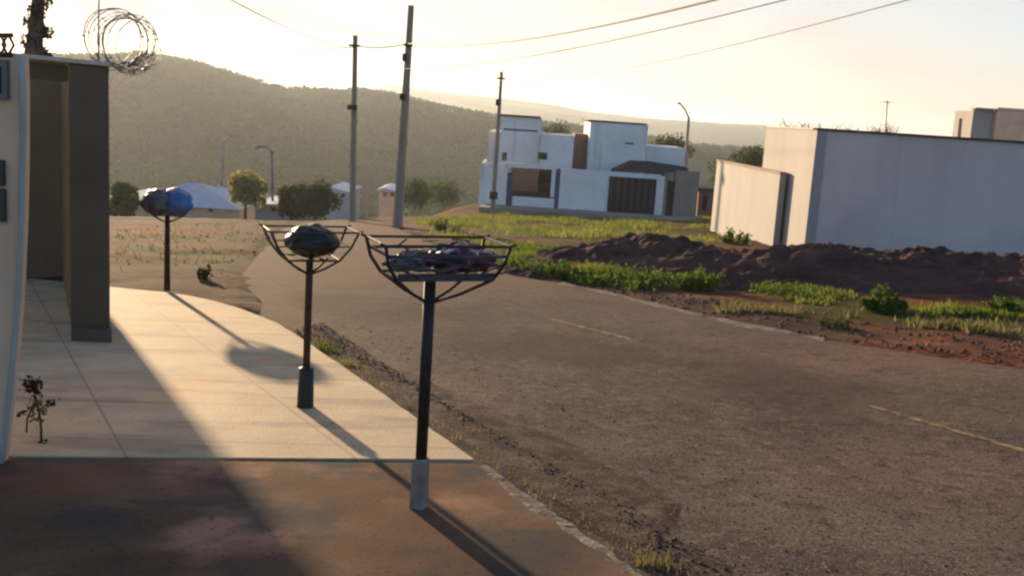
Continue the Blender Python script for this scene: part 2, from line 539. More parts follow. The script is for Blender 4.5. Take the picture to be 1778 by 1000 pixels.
# ------------------------------------------------------------------ street layout (street plane)
ROADZ = -0.12
kerb = [G(*p) for p in ((1110, 1000), (1035, 945), (960, 893), (890, 843), (822, 797))]
kd = (kerb[0] - kerb[-1]).normalized()
kerb_near = [kerb[0] + kd * 9, kerb[0] + kd * 3] + kerb
walk_edge = [G(*p) for p in ((822, 797), (740, 737), (650, 674), (580, 626), (520, 585), (480, 560), (450, 547), (410, 533), (370, 522), (330, 513), (285, 507), (240, 503), (193, 498))]
walk_left = [G(60, 484), G(-60, 480)]
rl = [G(*p, ROADZ) for p in ((450, 550), (455, 525), (430, 500), (420, 478), (440, 452), (462, 428), (480, 405))]
rfar = [G(*p, ROADZ) for p in ((500, 392), (530, 386), (580, 382), (640, 381))]
rr = [G(*p, ROADZ) for p in ((680, 392), (720, 410), (800, 446), (890, 478), (970, 492), (1050, 508), (1200, 545), (1310, 568), (1430, 590), (1600, 616), (1778, 641))]
rd = (rr[-1] - rr[-2]).normalized()
rr_ext = rr + [rr[-1] + rd * 12]
road_left = [Vector((p.x, p.y, 0)) for p in kerb_near + walk_edge[1:7]] + rl[1:]
road_poly = road_left + rfar + rr_ext
ROADXY = [(p.x, p.y) for p in road_poly]
SLABXY = [(p.x, p.y) for p in [kerb_near[0]] + kerb[:] + walk_edge[1:] + walk_left + [Vector((-9, -7, 0))]]


def poly_sheet(name, pts, off, m, thick=0.0, noise_amp=0.0, step=None):
    """a sheet laid on the street plane; with a thickness it gets its side faces"""
    n = len(pts)
    vs = [(p[0], p[1], plane(p[0], p[1]) + off) for p in pts]
    fs = [tuple(range(n))]
    if thick:
        vs += [(p[0], p[1], plane(p[0], p[1]) + off - thick) for p in pts]
        fs += [(i, i + n, (i + 1) % n + n, (i + 1) % n) for i in range(n)]
    mb = MB()
    mb.raw(vs, fs)
    o = mb.build(name, m)
    import bmesh
    bm = bmesh.new()
    bm.from_mesh(o.data)
    bmesh.ops.triangulate(bm, faces=[f for f in bm.faces if len(f.verts) > 4])
    bmesh.ops.recalc_face_normals(bm, faces=bm.faces)
    up = sum(f.normal.z * f.calc_area() for f in bm.faces if abs(f.normal.z) > 0.5)
    if not thick and up < 0:
        bmesh.ops.reverse_faces(bm, faces=bm.faces)
    bm.to_mesh(o.data)
    bm.free()
    return o


def ragged(pts, amp, step=0.25, seed=0):
    """resample an open polyline and push it about sideways"""
    out = []
    rr_ = random.Random(seed)
    for i in range(len(pts) - 1):
        a, b = Vector(pts[i][:2]), Vector(pts[i + 1][:2])
        L = (b - a).length
        k = max(1, int(L / step))
        nrm = Vector((-(b - a).y, (b - a).x)).normalized()
        for j in range(k):
            p = a.lerp(b, j / k)
            q = amp * (0.7 * mnoise.noise(Vector((p.x * 1.3, p.y * 1.3, seed))) + 0.3 * (rr_.random() - 0.5))
            out.append(p + nrm * q)
    out.append(Vector(pts[-1][:2]))
    return out


road = poly_sheet('road', ROADXY, ROADZ, M['asphalt'])
tag(road, kind='structure')

# pavement slab (pale concrete) and driveway slab (brown concrete) one small step lower
step_l = G(-500, 787)
pave_pts = [kerb[-1]] + walk_edge[1:] + walk_left + [Vector((-8.0, 12, 0)), Vector((-8.0, step_l.y, 0)), step_l]
pv = ragged([walk_edge[i] for i in range(len(walk_edge))], 0.03, 0.2, 3)
pavement = poly_sheet('pavement', [(p.x, p.y) for p in pv] + [(p.x, p.y) for p in pave_pts[len(walk_edge):]], 0.0, M['pave'], 0.16)
tag(pavement, kind='structure')
gap = 0.030
drive_pts = [kerb[-1] + kd * gap] + kerb[::-1][1:] + kerb_near[:2][::-1] + [Vector((-8, kerb_near[0].y, 0)), Vector((-8, step_l.y - gap, 0))]
dk = [(p.x, p.y - (gap if i == 0 else 0)) for i, p in enumerate(drive_pts)]
driveway = poly_sheet('driveway', dk, -0.010, M['drive'], 0.14)
tag(driveway, kind='structure')

# rough pale kerb strip along the driveway's edge
ki = ragged([kerb[-1] + kd * 0.1] + kerb[::-1][1:] + kerb_near[:2][::-1], 0.05, 0.07, 5)
nrm = Vector((-kd.y, kd.x))
if nrm.x < 0:
    nrm = -nrm
mb = MB()
vs, fs = [], []
prof = [(-0.055, -0.022), (-0.02, -0.012), (0.03, -0.018), (0.05, -0.06), (0.055, -0.17)]
for i, p in enumerate(ki):
    wv = 0.75 + 0.6 * mnoise.noise(Vector((p.x * 3, p.y * 3, 1))) + 0.25 * random.random()
    for a, z in prof:
        q = p + nrm * a * wv * 1.5
        vs.append((q.x, q.y, plane(q.x, q.y) + z + 0.008 * random.random()))
n = len(prof)
for i in range(len(ki) - 1):
    for k in range(n - 1):
        fs.append((i * n + k, i * n + k + 1, (i + 1) * n + k + 1, (i + 1) * n + k))
mb.raw(vs, fs)
tag(mb.build('kerb', M['kerb']), kind='structure')

# pale kerb on the far side of the street
fk = ragged([rr[i] for i in range(4, 9)], 0.10, 0.35, 9)
vs, fs = [], []
prof = [(-0.30, ROADZ - 0.01), (-0.16, ROADZ + 0.012), (0.22, ROADZ + 0.022), (0.44, ROADZ - 0.04)]
for i, p in enumerate(fk):
    wv = max(0.05, 0.45 + 1.0 * mnoise.noise(Vector((p.x * 1.7, p.y * 1.7, 4))))
    for a, z in prof:
        q = p + Vector((0.3, 0.95)) * a * wv
        vs.append((q.x, q.y, plane(q.x, q.y) + z))
n = len(prof)
for i in range(len(fk) - 1):
    for k in range(n - 1):
        fs.append((i * n + k, (i + 1) * n + k, (i + 1) * n + k + 1, i * n + k + 1))
mb = MB()
mb.raw(vs, fs)
tag(mb.build('kerb', M['kerb']), kind='structure')


# yellow centre line dashes
def dash(a, b, wd=0.11):
    a, b = G(*a, ROADZ), G(*b, ROADZ)
    t = (b - a).normalized()
    s = Vector((-t.y, t.x, 0)) * wd / 2
    pts = [a + s, a - s, b - s, b + s]
    return tag(poly_sheet('road_marking', [(p.x, p.y) for p in pts], ROADZ + 0.004, M['line']), kind='structure')


dash((958, 554), (1105, 592), 0.10)
dash((1508, 704), (1860, 806), 0.085)

# dirt strip in the gutter on this side
g_in = ragged([kerb_near[1]] + kerb + walk_edge[1:8], 0.0, 0.25, 1)
mb = MB()
vs, fs = [], []
NW = 10
cum_ = 0.0
for i, p in enumerate(g_in):
    q_ = g_in[min(i + 1, len(g_in) - 1)] - g_in[max(i - 1, 0)]
    nn_ = Vector((q_.y, -q_.x)).normalized()
    if nn_.x < 0:
        nn_ = -nn_
    wd_g = (0.95 + 0.45 * mnoise.noise(Vector((p.x * 0.8, p.y * 0.8, 3))) + 0.22 * mnoise.noise(Vector((p.x * 3, p.y * 3, 9)))) * (1.0 if p.y < 7 else max(0.25, 1 - (p.y - 7) / 6))
    for k in range(NW):
        f = k / (NW - 1)
        e = p + nn_ * (wd_g * f)
        zz = ROADZ + 0.030 * (1 - f) ** 1.5 - 0.006 * (k == NW - 1) + 0.006 + 0.008 * mnoise.noise(Vector((e.x * 5, e.y * 5, 2))) * (1 - f)
        vs.append((e.x, e.y, plane(e.x, e.y) + zz))
for i in range(len(g_in) - 1):
    for k in range(NW - 1):
        fs.append((i * NW + k, i * NW + k + 1, (i + 1) * NW + k + 1, (i + 1) * NW + k))
gut = mb.raw(vs, fs).build('gutter_dirt', M['gutter'], None, True)
tag(gut, kind='structure')


# ------------------------------------------------------------------ terrain
def azel(px, py):
    d = ray(px, py)
    return math.atan2(d.x, d.y), d.z / math.hypot(d.x, d.y)


R1 = [(-300, 120), (0, 108), (190, 106), (250, 103), (330, 116), (380, 130), (440, 148), (500, 160), (600, 168), (680, 174), (740, 188), (830, 206), (900, 220), (1000, 228), (1100, 244), (1200, 262), (1330, 275), (1500, 300), (2100, 330)]
R2 = [(-300, 150), (300, 160), (560, 160), (640, 157), (690, 149), (740, 157), (800, 165), (870, 171), (950, 182), (1030, 196), (1150, 208), (1300, 217), (1420, 227), (1600, 238), (2100, 268)]
A1, E1 = zip(*[azel(*p) for p in R1])
A2, E2 = zip(*[azel(*p) for p in R2])
# (px, py) of the ground's brow as seen, where the near ground falls away, and how steeply behind it


def terrain(X, Y):
    Rr = np.hypot(X, Y)
    AZ = np.arctan2(X, Y)
    back = np.abs(AZ) > R(70)
    AZc = np.clip(AZ, R(-60), R(60))
    u = X * math.sin(SA) + Y * math.cos(SA)
    base = -SL * u
    # brow: beyond it the left side falls faster
    brow = np.interp(AZc, [R(-40), R(-12), R(-4), R(2), R(12), R(40)], [44, 44, 62, 82, 92, 80])
    over = np.maximum(0, Rr - brow)
    base = base - np.where(over < 200, 0.11 * over * np.minimum(1, over / 20), 22)
    z1 = EYE + np.interp(AZc, A1, E1) * 700
    z2 = EYE + np.interp(AZc, A2, E2) * 2600
    floor = -27.0 + 3 * vnoise(X, Y, 60, 5)
    mid = np.minimum(z1, z2) - 8

    def sm(a, b, r):
        t = np.clip((r - a) / (b - a), 0, 1)
        return t * t * (3 - 2 * t)

    z = base * (1 - sm(90, 240, Rr)) + floor * sm(90, 240, Rr)
    z = z * (1 - sm(260, 700, Rr)) + z1 * sm(260, 700, Rr)
    lowm = z1 - 18 - 10 * (z1 > 0)
    z = z * (1 - sm(720, 1100, Rr)) + lowm * sm(720, 1100, Rr)
    z = z * (1 - sm(1300, 2600, Rr)) + z2 * sm(1300, 2600, Rr)
    z = np.where(Rr > 2650, z2 - (Rr - 2650) * 0.04, z)
    far = sm(150, 400, Rr)
    z = z + far * (vnoise(X, Y, 70, 1) * 2.2 + vnoise(X, Y, 28, 2) * 0.9) * np.clip(1.2 - np.abs(Rr - 2600) / 4000, 0.2, 1)
    z = np.where(back & (Rr > 60), -SL * u * (60 / np.maximum(Rr, 60)), z)
    return z


def near_detail(X, Y, z):
    inr = inside(ROADXY, X, Y)
    ins = inside(SLABXY, X, Y)
    bump = 0.035 * vnoise(X, Y, 1.4, 3) + 0.03 * vnoise(X, Y, 0.6, 4) + 0.05 * vnoise(X, Y, 5, 6)
    Rr = np.hypot(X, Y)
    zz = z - 0.10 + bump
    zz = np.where(inr, z - 0.20 + 0.3 * bump, zz)
    zz = np.where(ins | ((X < 0) & (Y < 13) & (X > -9) & ~inr), np.minimum(z - 0.22, zz), zz)
    zz = np.where((Y < 2) & (X < 3), z - 0.22, zz)
    # orange bank by the far left of the white house
    c = P(785, 362, 78)
    zz += 1.25 * np.exp(-(((X - c.x) / 5.5) ** 2 + ((Y - c.y) / 5.0) ** 2))
    c = P(1235, 400, 56)
    zz += 0.25 * np.exp(-(((X - c.x) / 7) ** 2 + ((Y - c.y) / 5) ** 2))
    return np.where(Rr < 140, zz, z)


def axis(lo, hi, d0, half0, half1, grow):
    pos = list(np.arange(half0, half1, d0))
    s = d0
    a = half1
    while a < hi:
        pos.append(a)
        s *= grow
        a += s
    pos.append(hi)
    neg = []
    s, a = d0, half0 - d0
    while a > lo:
        neg.append(a)
        s *= grow
        a -= s
    neg.append(lo)
    return np.array(neg[::-1] + pos)


xs = axis(-4200, 4200, 0.4, -16, 24, 1.035)
ys = axis(-300, 4200, 0.4, 0, 60, 1.03)
GX, GY = np.meshgrid(xs, ys)
GZ = near_detail(GX, GY, terrain(GX, GY))
V = np.stack([GX.ravel(), GY.ravel(), GZ.ravel()], 1)
nx, ny = len(xs), len(ys)
ii, jj = np.meshgrid(np.arange(nx - 1), np.arange(ny - 1))
q = (jj * nx + ii).ravel()
Fq = np.stack([q, q + 1, q + nx + 1, q + nx], 1)
cr_ = np.hypot(V[Fq[:, 0], 0], V[Fq[:, 0], 1])


def sub(name, sel, m):
    f = Fq[sel]
    used, inv = np.unique(f, return_inverse=True)
    return np_mesh(name, V[used], inv.reshape(f.shape), m, True)


tag(sub('ground', cr_ < 150, M['dirt']), kind='structure')
tag(sub('hills', cr_ >= 150, M['hills']), kind='structure')


def gz(x, y):
    a, b = np.array([float(x)]), np.array([float(y)])
    return float(near_detail(a, b, terrain(a, b))[0])


def rayg(px, py):
    """where the finished ground is met, seen from the standpoint"""
    d = ray(px, py)
    d = d / d.y
    t, st = 2.0, 0.25
    while t < 900:
        p = CAM + d * t
        if p.z < gz(p.x, p.y):
            break
        t += st
        st *= 1.01
    return Vector((p.x, p.y, gz(p.x, p.y)))


# ------------------------------------------------------------------ foliage makers
def leaf_quads(centres, size, jitter=0.6, up=0.0):
    """one small bent quad per centre"""
    n = len(centres)
    a = rng.normal(size=(n, 3))
    a /= np.linalg.norm(a, axis=1)[:, None]
    b = rng.normal(size=(n, 3))
    b = np.cross(a, b)
    b /= np.linalg.norm(b, axis=1)[:, None]
    s = size * (1 - jitter / 2 + jitter * rng.random((n, 1)))
    a, b = a * s, b * s * 0.6
    V_ = np.concatenate([centres - a, centres - b, centres + a, centres + b])
    idx = np.arange(n)
    F = np.stack([idx, idx + n, idx + 2 * n, idx + 3 * n], 1)
    return V_, F


def blades(XY, Z, h, wd, lean=0.5):
    """grass blades as narrow triangles"""
    n = len(XY)
    an = rng.random(n) * 2 * math.pi
    hh = h * (0.45 + 0.8 * rng.random(n))
    ww = wd * (0.6 + 0.8 * rng.random(n))
    la = rng.random(n) * 2 * math.pi
    ll = hh * lean * rng.random(n)
    dx, dy = np.cos(an) * ww / 2, np.sin(an) * ww / 2
    b0 = np.stack([XY[:, 0] - dx, XY[:, 1] - dy, Z - 0.02], 1)
    b1 = np.stack([XY[:, 0] + dx, XY[:, 1] + dy, Z - 0.02], 1)
    t = np.stack([XY[:, 0] + np.cos(la) * ll, XY[:, 1] + np.sin(la) * ll, Z + hh], 1)
    V_ = np.concatenate([b0, b1, t])
    i = np.arange(n)
    return V_, np.stack([i, i + n, i + 2 * n], 1)


def tree(name, base, height, crown_w, leafmat, label, n_leaf=2600, leaf=0.13, group=None, trunk_frac=0.4, cat='tree', squash=0.75):
    t = empty(name, base)
    tag(t, label, cat, group)
    tb = MB()
    th = height * trunk_frac
    r = height * 0.03
    lean = Vector((random.uniform(-.1, .1), random.uniform(-.1, .1), 0)) * height
    tb.tube([(0, 0, -0.3), (lean.x * .3, lean.y * .3, th * .5), (lean.x * .6, lean.y * .6, th), (lean.x, lean.y, height * 0.8)], [r * 1.3, r, r * .8, r * .25], 7)
    cents = []
    for k in range(11):
        an = k * 2.4 + random.random()
        hh = th * 0.8 + (height - th) * (0.1 + 0.85 * (k / 10.0)) * 0.9
        rad = crown_w / 2 * (0.35 + 0.65 * random.random()) * math.sin(math.pi * (0.25 + 0.6 * k / 10.0))
        e = Vector((lean.x * .8 + math.cos(an) * rad, lean.y * .8 + math.sin(an) * rad, hh))
        tb.tube([(lean.x * .6, lean.y * .6, th * (0.8 + 0.03 * k)), e * 0.5 + Vector((lean.x * .4, lean.y * .4, th * .6)), e], [r * .5, r * .3, r * .1], 5)
        cents.append(e)
    tb.build('trunk', M['bark'], t, True)
    pts = []
    for i in range(n_leaf):
        c = cents[i % len(cents)]
        rad = crown_w * 0.26
        d = Vector((random.gauss(0, 1), random.gauss(0, 1), random.gauss(0, 1) * squash)).normalized() * rad * (random.random() ** 0.35)
        pts.append(c + d)
    Vv, Ff = leaf_quads(np.array([tuple(p) for p in pts]), leaf)
    o = np_mesh('crown', Vv, Ff, leafmat)
    o.parent = t
    return t


def clump(px, py, wpx, hpx, label, m='weed', n=700, group='green weed clumps beside the street', cat='weed', name='weed_clump'):
    """a bushy weed clump of leaves on stems: sized by how wide and tall it shows"""
    b = rayg(px, py)
    k = b.y / FPX
    W, H = wpx * k, hpx * k
    t = empty(name, b)
    tag(t, label, cat, group)
    st = MB()
    pts = []
    ns = max(9, n // 45)
    for i in range(ns):
        an = random.random() * 6.283
        rr_ = math.sqrt(random.random())
        bx, by = math.cos(an) * rr_ * W * 0.35, math.sin(an) * rr_ * W * 0.25
        tx, ty = math.cos(an) * rr_ * W * 0.52, math.sin(an) * rr_ * W * 0.4
        hh = H * (1.05 - 0.6 * rr_ * rr_) * random.uniform(0.55, 1.1)
        st.tube([(bx, by, -0.05), (tx * .7 + bx * .3, ty * .7 + by * .3, hh * 0.6), (tx, ty, hh)], [0.012 * H + .004, 0.008 * H + .003, 0.003], 4)
        for j in range(n // ns):
            s = random.random() ** 0.8
            pts.append((bx + (tx - bx) * s + random.gauss(0, W * 0.05), by + (ty - by) * s + random.gauss(0, W * 0.05), max(0.02, hh * s + random.gauss(0, H * 0.06))))
    st.build('stem', M[m], t)
    Vv, Ff = leaf_quads(np.array(pts), H * 0.10)
    o = np_mesh('foliage', Vv, Ff, M[m])
    o.parent = t
    return t


def zs_at(XY):
    return near_detail(XY[:, 0], XY[:, 1], terrain(XY[:, 0], XY[:, 1]))


def scatter_poly(pix, n, wob=None, thr=0.0):
    """random ground points inside an outline read off the street"""
    pl = [(lambda g: (g.x, g.y))(rayg(*p)) for p in pix]
    a = np.array(pl)
    lo, hi = a.min(0), a.max(0)
    out = []
    while sum(len(o) for o in out) < n:
        c = lo + (hi - lo) * rng.random((n * 2, 2))
        k = inside(pl, c[:, 0], c[:, 1])
        if wob:
            k &= (vnoise(c[:, 0], c[:, 1], wob, 8) + 0.5 * vnoise(c[:, 0], c[:, 1], wob * 0.35, 9)) > rng.random(len(c)) * 0.9 - 0.45 + thr
        out.append(c[k])
    return np.concatenate(out)[:n]


# grass over the empty lot, verge and gutter
g1 = scatter_poly([(735, 405), (720, 384), (832, 374), (1000, 372), (1236, 374), (1300, 420), (1130, 428), (1000, 420), (880, 440), (830, 430)], 60000, 4.0)
g2 = scatter_poly([(890, 475), (880, 440), (1000, 455), (1300, 490), (1778, 525), (1778, 560), (1500, 545), (1200, 510), (960, 488)], 26000, 1.6, 0.12)
XY = np.concatenate([g1, g2])
hg = 0.20 * np.clip(0.75 + 0.8 * vnoise(XY[:, 0], XY[:, 1], 1.3, 41), 0.25, 1.6)
Vv, Ff = blades(XY, zs_at(XY), hg, 0.055, 0.8)
tag(np_mesh('grass', Vv, Ff, M['grass']), 'yellow green grass and weeds over the empty lot across the street', 'grass', kind='stuff')
g3 = scatter_poly([(200, 470), (200, 400), (420, 385), (400, 460)], 260, 1.0, 0.2)
g4 = scatter_poly([(600, 388), (560, 350), (830, 345), (735, 400)], 7000, 4.0)
g5 = scatter_poly([(1200, 380), (1215, 352), (1245, 352), (1310, 425), (1260, 425)], 3500, 3.0)
g6 = scatter_poly([(1250, 545), (1440, 560), (1778, 590), (1778, 570), (1500, 550), (1250, 530)], 1500, 0.8, 0.3)
XY = np.concatenate([g3, g4, g5, g6])
Vv, Ff = blades(XY, zs_at(XY), 0.13, 0.05, 1.2)
tag(np_mesh('dry_grass', Vv, Ff, M['drygrass']), 'thin dry grass on the brown soil', 'grass', kind='stuff')


def street_scatter(pix, n, off):
    pl = [(lambda g: (g.x, g.y))(G(*p, off)) for p in pix]
    a = np.array(pl)
    lo, hi = a.min(0), a.max(0)
    out = []
    while sum(len(o) for o in out) < n:
        c = lo + (hi - lo) * rng.random((n * 3, 2))
        out.append(c[inside(pl, c[:, 0], c[:, 1])])
    XY_ = np.concatenate(out)[:n]
    Z_ = -SL * (XY_[:, 0] * math.sin(SA) + XY_[:, 1] * math.cos(SA)) + off
    return XY_, Z_


gA, zA = street_scatter([(1130, 1010), (960, 897), (822, 800), (650, 678), (520, 588), (560, 590), (700, 690), (880, 820), (1220, 1010)], 550, ROADZ + 0.01)
Vv, Ff = blades(gA, zA, 0.055, 0.012, 0.9)
tag(np_mesh('kerb_grass', Vv, Ff, M['drygrass']), 'short dry grass growing in the gutter along the pavement edge', 'grass', kind='stuff')

# low broad leaved weeds, tangled over the verge and the mound's foot
wp = scatter_poly([(870, 470), (880, 435), (1000, 440), (1300, 478), (1778, 512), (1778, 566), (1500, 552), (1200, 522), (960, 492)], 2800, 1.5, 0.42)
wz = zs_at(wp)
hq = 0.16 + 0.16 * rng.random(len(wp))
cen_ = np.repeat(np.stack([wp[:, 0], wp[:, 1], wz], 1), 6, 0) + rng.normal(size=(len(wp) * 6, 3)) * np.array([0.09, 0.09, 0.0]) + np.stack([np.zeros(len(wp) * 6)] * 2 + [np.repeat(hq, 6) * rng.random(len(wp) * 6)], 1)
Vv, Ff = leaf_quads(cen_, 0.035)
tag(np_mesh('ground_weeds', Vv, Ff, M['weed']), 'low leafy weeds tangled over the verge below the dirt mound', 'weeds', kind='stuff')

# gravel: small stones, thick by the kerb
ga, za = street_scatter([(1130, 1010), (960, 897), (822, 800), (650, 678), (500, 575), (560, 560), (760, 690), (930, 790), (1330, 1010)], 6000, ROADZ + 0.01)
gb, zb = street_scatter([(1100, 1000), (820, 790), (500, 540), (800, 600), (1778, 1000)], 1600, ROADZ)
gc = scatter_poly([(960, 500), (1430, 588), (1778, 640), (1778, 590), (1430, 560), (1100, 500)], 2600)
gc = np.concatenate([gc, scatter_poly([(200, 465), (200, 385), (560, 386), (520, 420), (440, 450), (420, 490)], 1500, 2.0, 0.1)])
ctr = np.concatenate([np.stack([ga[:, 0], ga[:, 1], za + 0.004], 1), np.stack([gb[:, 0], gb[:, 1], zb], 1), np.stack([gc[:, 0], gc[:, 1], zs_at(gc)], 1)])
sz = np.concatenate([0.003 + 0.013 * rng.random(len(ga)) ** 4, 0.002 + 0.012 * rng.random(len(gb)) ** 4, 0.006 + 0.04 * rng.random(len(gc)) ** 6])
octa = np.array([(1, 0, 0), (0, 1, 0), (-1, 0, 0), (0, -1, 0), (0, 0, 0.7), (0, 0, -0.7)])
of = np.array([(0, 1, 4), (1, 2, 4), (2, 3, 4), (3, 0, 4), (1, 0, 5), (2, 1, 5), (3, 2, 5), (0, 3, 5)])
nn = len(ctr)
rz = rng.random(nn) * 6.28
cs, sn = np.cos(rz), np.sin(rz)
VV = np.empty((nn, 6, 3))
jit = 0.7 + 0.6 * rng.random((nn, 6, 3))
o_ = octa[None] * jit * sz[:, None, None]
VV[:, :, 0] = o_[:, :, 0] * cs[:, None] - o_[:, :, 1] * sn[:, None]
VV[:, :, 1] = o_[:, :, 0] * sn[:, None] + o_[:, :, 1] * cs[:, None]
VV[:, :, 2] = o_[:, :, 2]
VV += ctr[:, None]
FF = (of[None] + 6 * np.arange(nn)[:, None, None]).reshape(-1, 3)
tag(np_mesh('gravel', VV.reshape(-1, 3), FF, M['stone']), 'loose brown gravel and crumbs of asphalt along the street', 'gravel', kind='stuff')

# woodland on the hillside, one mass of small crowns
nw = 26000
az = R(-32) + R(56) * rng.random(nw)
rr_w = 170 + 760 * rng.random(nw) ** 0.9
WX, WY = np.sin(az) * rr_w, np.cos(az) * rr_w
keep = (vnoise(WX, WY, 55, 14) + 0.6 * vnoise(WX, WY, 18, 15)) > np.where(az > R(3), 0.1, -0.75)
WX, WY, rr_w = WX[keep], WY[keep], rr_w[keep]
WZ = terrain(WX, WY)
nn = len(WX)
cr_h = (1.4 + 1.7 * rng.random(nn)) * (0.8 + rr_w / 1600)
nl = 36
dirs = rng.normal(size=(nn, nl, 3))
dirs /= np.linalg.norm(dirs, axis=2)[:, :, None]
dirs *= (0.75 + 0.35 * rng.random((nn, nl, 1)))
cen = np.stack([WX, WY, WZ + cr_h * 0.7], 1)[:, None] + dirs * cr_h[:, None, None] * np.array([1.05, 1.05, 0.85])
szs = np.repeat(cr_h * 0.27, nl)
Vv, Ff = leaf_quads(cen.reshape(-1, 3), szs[:, None])
tag(np_mesh('woodland', Vv, Ff, M['wood_leaf']), 'olive green woods covering the hillside beyond the valley', 'woodland', kind='stuff')

# ------------------------------------------------------------------ dark mound of dug soil
ridge_px = [(860, 462, 0.05), (920, 466, 0.45), (985, 470, 0.75), (1090, 474, 1.25), (1180, 482, 1.15), (1290, 488, 0.95), (1400, 492, 1.15), (1480, 496, 1.2), (1580, 500, 1.25), (1680, 506, 1.15), (1778, 512, 1.05), (1900, 520, 1.0)]
rp = [(rayg(a, b), h) for a, b, h in ridge_px]
cum = [0]
for i in range(len(rp) - 1):
    cum.append(cum[-1] + (rp[i + 1][0] - rp[i][0]).length)
nu, nv = 620, 90
UU = np.linspace(0, cum[-1], nu)
cx_ = np.interp(UU, cum, [p[0].x for p in rp])
cy_ = np.interp(UU, cum, [p[0].y for p in rp])
hh_ = np.interp(UU, cum, [p[1] for p in rp])
tv = np.linspace(-1, 1, nv)
MX = cx_[:, None] + 0.35 * tv[None] * 2.6
MY = cy_[:, None] + 1.0 + tv[None] * 2.9
prof_ = np.clip(1 - np.abs(tv) ** 1.7, 0, 1)[None]
nz = 0.26 * vnoise(MX, MY, 1.5, 21) + 0.16 * vnoise(MX, MY, 0.6, 22) + 0.07 * vnoise(MX, MY, 0.25, 23)
nz2 = 0.05 * np.abs(vnoise(MX, MY, 0.5, 31)) + 0.045 * vnoise(MX, MY, 0.22, 32) + 0.03 * vnoise(MX, MY, 0.11, 33)
MZ0 = near_detail(MX, MY, terrain(MX, MY))
endf = np.clip(np.minimum(UU, 1e9) / 1.5, 0, 1)[:, None]
MZ = MZ0 - 0.12 + 0.70 * hh_[:, None] * prof_ * (0.90 + nz * 0.4) * endf + nz2 * (0.4 + prof_) + 0.05
Vm = np.stack([MX.ravel(), MY.ravel(), MZ.ravel()], 1)
a_, b_ = np.meshgrid(np.arange(nu - 1), np.arange(nv - 1), indexing='ij')
q = (a_ * nv + b_).ravel()
Fm = np.stack([q, q + nv, q + nv + 1, q + 1], 1)
mo = np_mesh('dirt_mound', Vm, Fm, M['soil'])
tag(mo, 'long dark reddish mound of dug soil heaped along the empty lot', 'dirt mound')

# ------------------------------------------------------------------ litter baskets on posts
ROAD_AZ = math.atan2(kd.x, kd.y)
a_road = Vector((-kd.x, -kd.y, 0)).normalized()      # away down the street
RZ = math.atan2(a_road.y, a_road.x) - math.pi / 2     # local +Y = down the street


def bag(name, m, parent, c, rx, ry, rz_, seed, lumps=0.18, knot=True):
    vs, fs = [], []
    nu_, nv_ = 56, 36
    for j in range(nv_ + 1):
        th = math.pi * j / nv_
        for i in range(nu_):
            ph = 2 * math.pi * i / nu_
            d = Vector((math.sin(th) * math.cos(ph), math.sin(th) * math.sin(ph), -math.cos(th)))
            k = 1 + lumps * mnoise.noise(d * 2.1 + Vector((seed, 0, 0))) + lumps * 0.3 * mnoise.noise(d * 5 + Vector((0, seed, 0))) - 0.035 * abs(mnoise.noise(Vector((d.x * 9, d.y * 9, d.z * 3.2 + seed)))) - 0.012 * abs(mnoise.noise(d * 17))
            pz = d.z * (1 if d.z > 0 else 0.8)
            vs.append((c[0] + d.x * rx * k, c[1] + d.y * ry * k, c[2] + pz * rz_ * k))
    for j in range(nv_):
        for i in range(nu_):
            fs.append((j * nu_ + i, j * nu_ + (i + 1) % nu_, (j + 1) * nu_ + (i + 1) % nu_, (j + 1) * nu_ + i))
    mb = MB().raw(vs, fs)
    if knot:
        top = c[2] + rz_ * 0.95
        mb.lathe([(0.05, 0), (0.018, 0.03), (0.03, 0.055), (0.045, 0.09), (0.01, 0.08)], (c[0], c[1], top), 9)
    return mb.build(name, m, parent, True)


def flatbar(mb, pts, wd=0.022, th=0.006):
    mb.tube(pts, max(wd * 0.5, th), 4)


def litter_basket(base, h, W, D, label, W0=0.7, bh=0.20, drop=0.12, rz=RZ, sh_=0.0):
    """post with a tapered basket of bent bars; h = rim height, W across the street, D down it"""
    t = empty('litter_basket', base, rz)
    tag(t, label, 'litter basket')
    w2, d2 = W / 2, D / 2
    bw, bd = w2 * W0, d2 * 0.8
    zt, zb = h, h - bh
    rim = MB()
    c4 = [(-w2 + sh_, -d2, zt), (w2 + sh_, -d2, zt), (w2 + sh_, d2, zt), (-w2 + sh_, d2, zt)]
    b4 = [(-bw + sh_, -bd, zb), (bw + sh_, -bd, zb), (bw + sh_, bd, zb), (-bw + sh_, bd, zb)]
    for i in range(4):
        rim.tube([c4[i], c4[(i + 1) % 4]], 0.0065, 6)
    rim.build('rim', M['bars'], t)
    bf = MB()
    for i in range(4):
        bf.tube([b4[i], b4[(i + 1) % 4]], 0.007, 6)
    for k in range(5):
        x = sh_ - bw + 2 * bw * (k + .5) / 5
        bf.box(x - .012, x + .012, -bd, bd, zb - .003, zb + .003)
    bf.build('basket_floor', M['bars'], t)
    for i in range(4):
        br = MB()
        T, B_ = Vector(c4[i]), Vector(b4[i])
        tip = T + Vector((0.03 * (1 if T.x > 0 else -1), 0, 0.012))
        mid = T.lerp(B_, 0.55) + Vector((0.018 * (1 if T.x > 0 else -1), 0, 0))
        br.tube([tip, T, mid, B_, (B_.x * 0.5, B_.y * 0.5, zb - drop * 0.58), (0, 0, zb - drop)], [0.006, 0.009, 0.009, 0.009, 0.008, 0.008], 6)
        br.build('bent_bar', M['bars'], t, True)
    return t, w2, d2, bw, bd, zt, zb


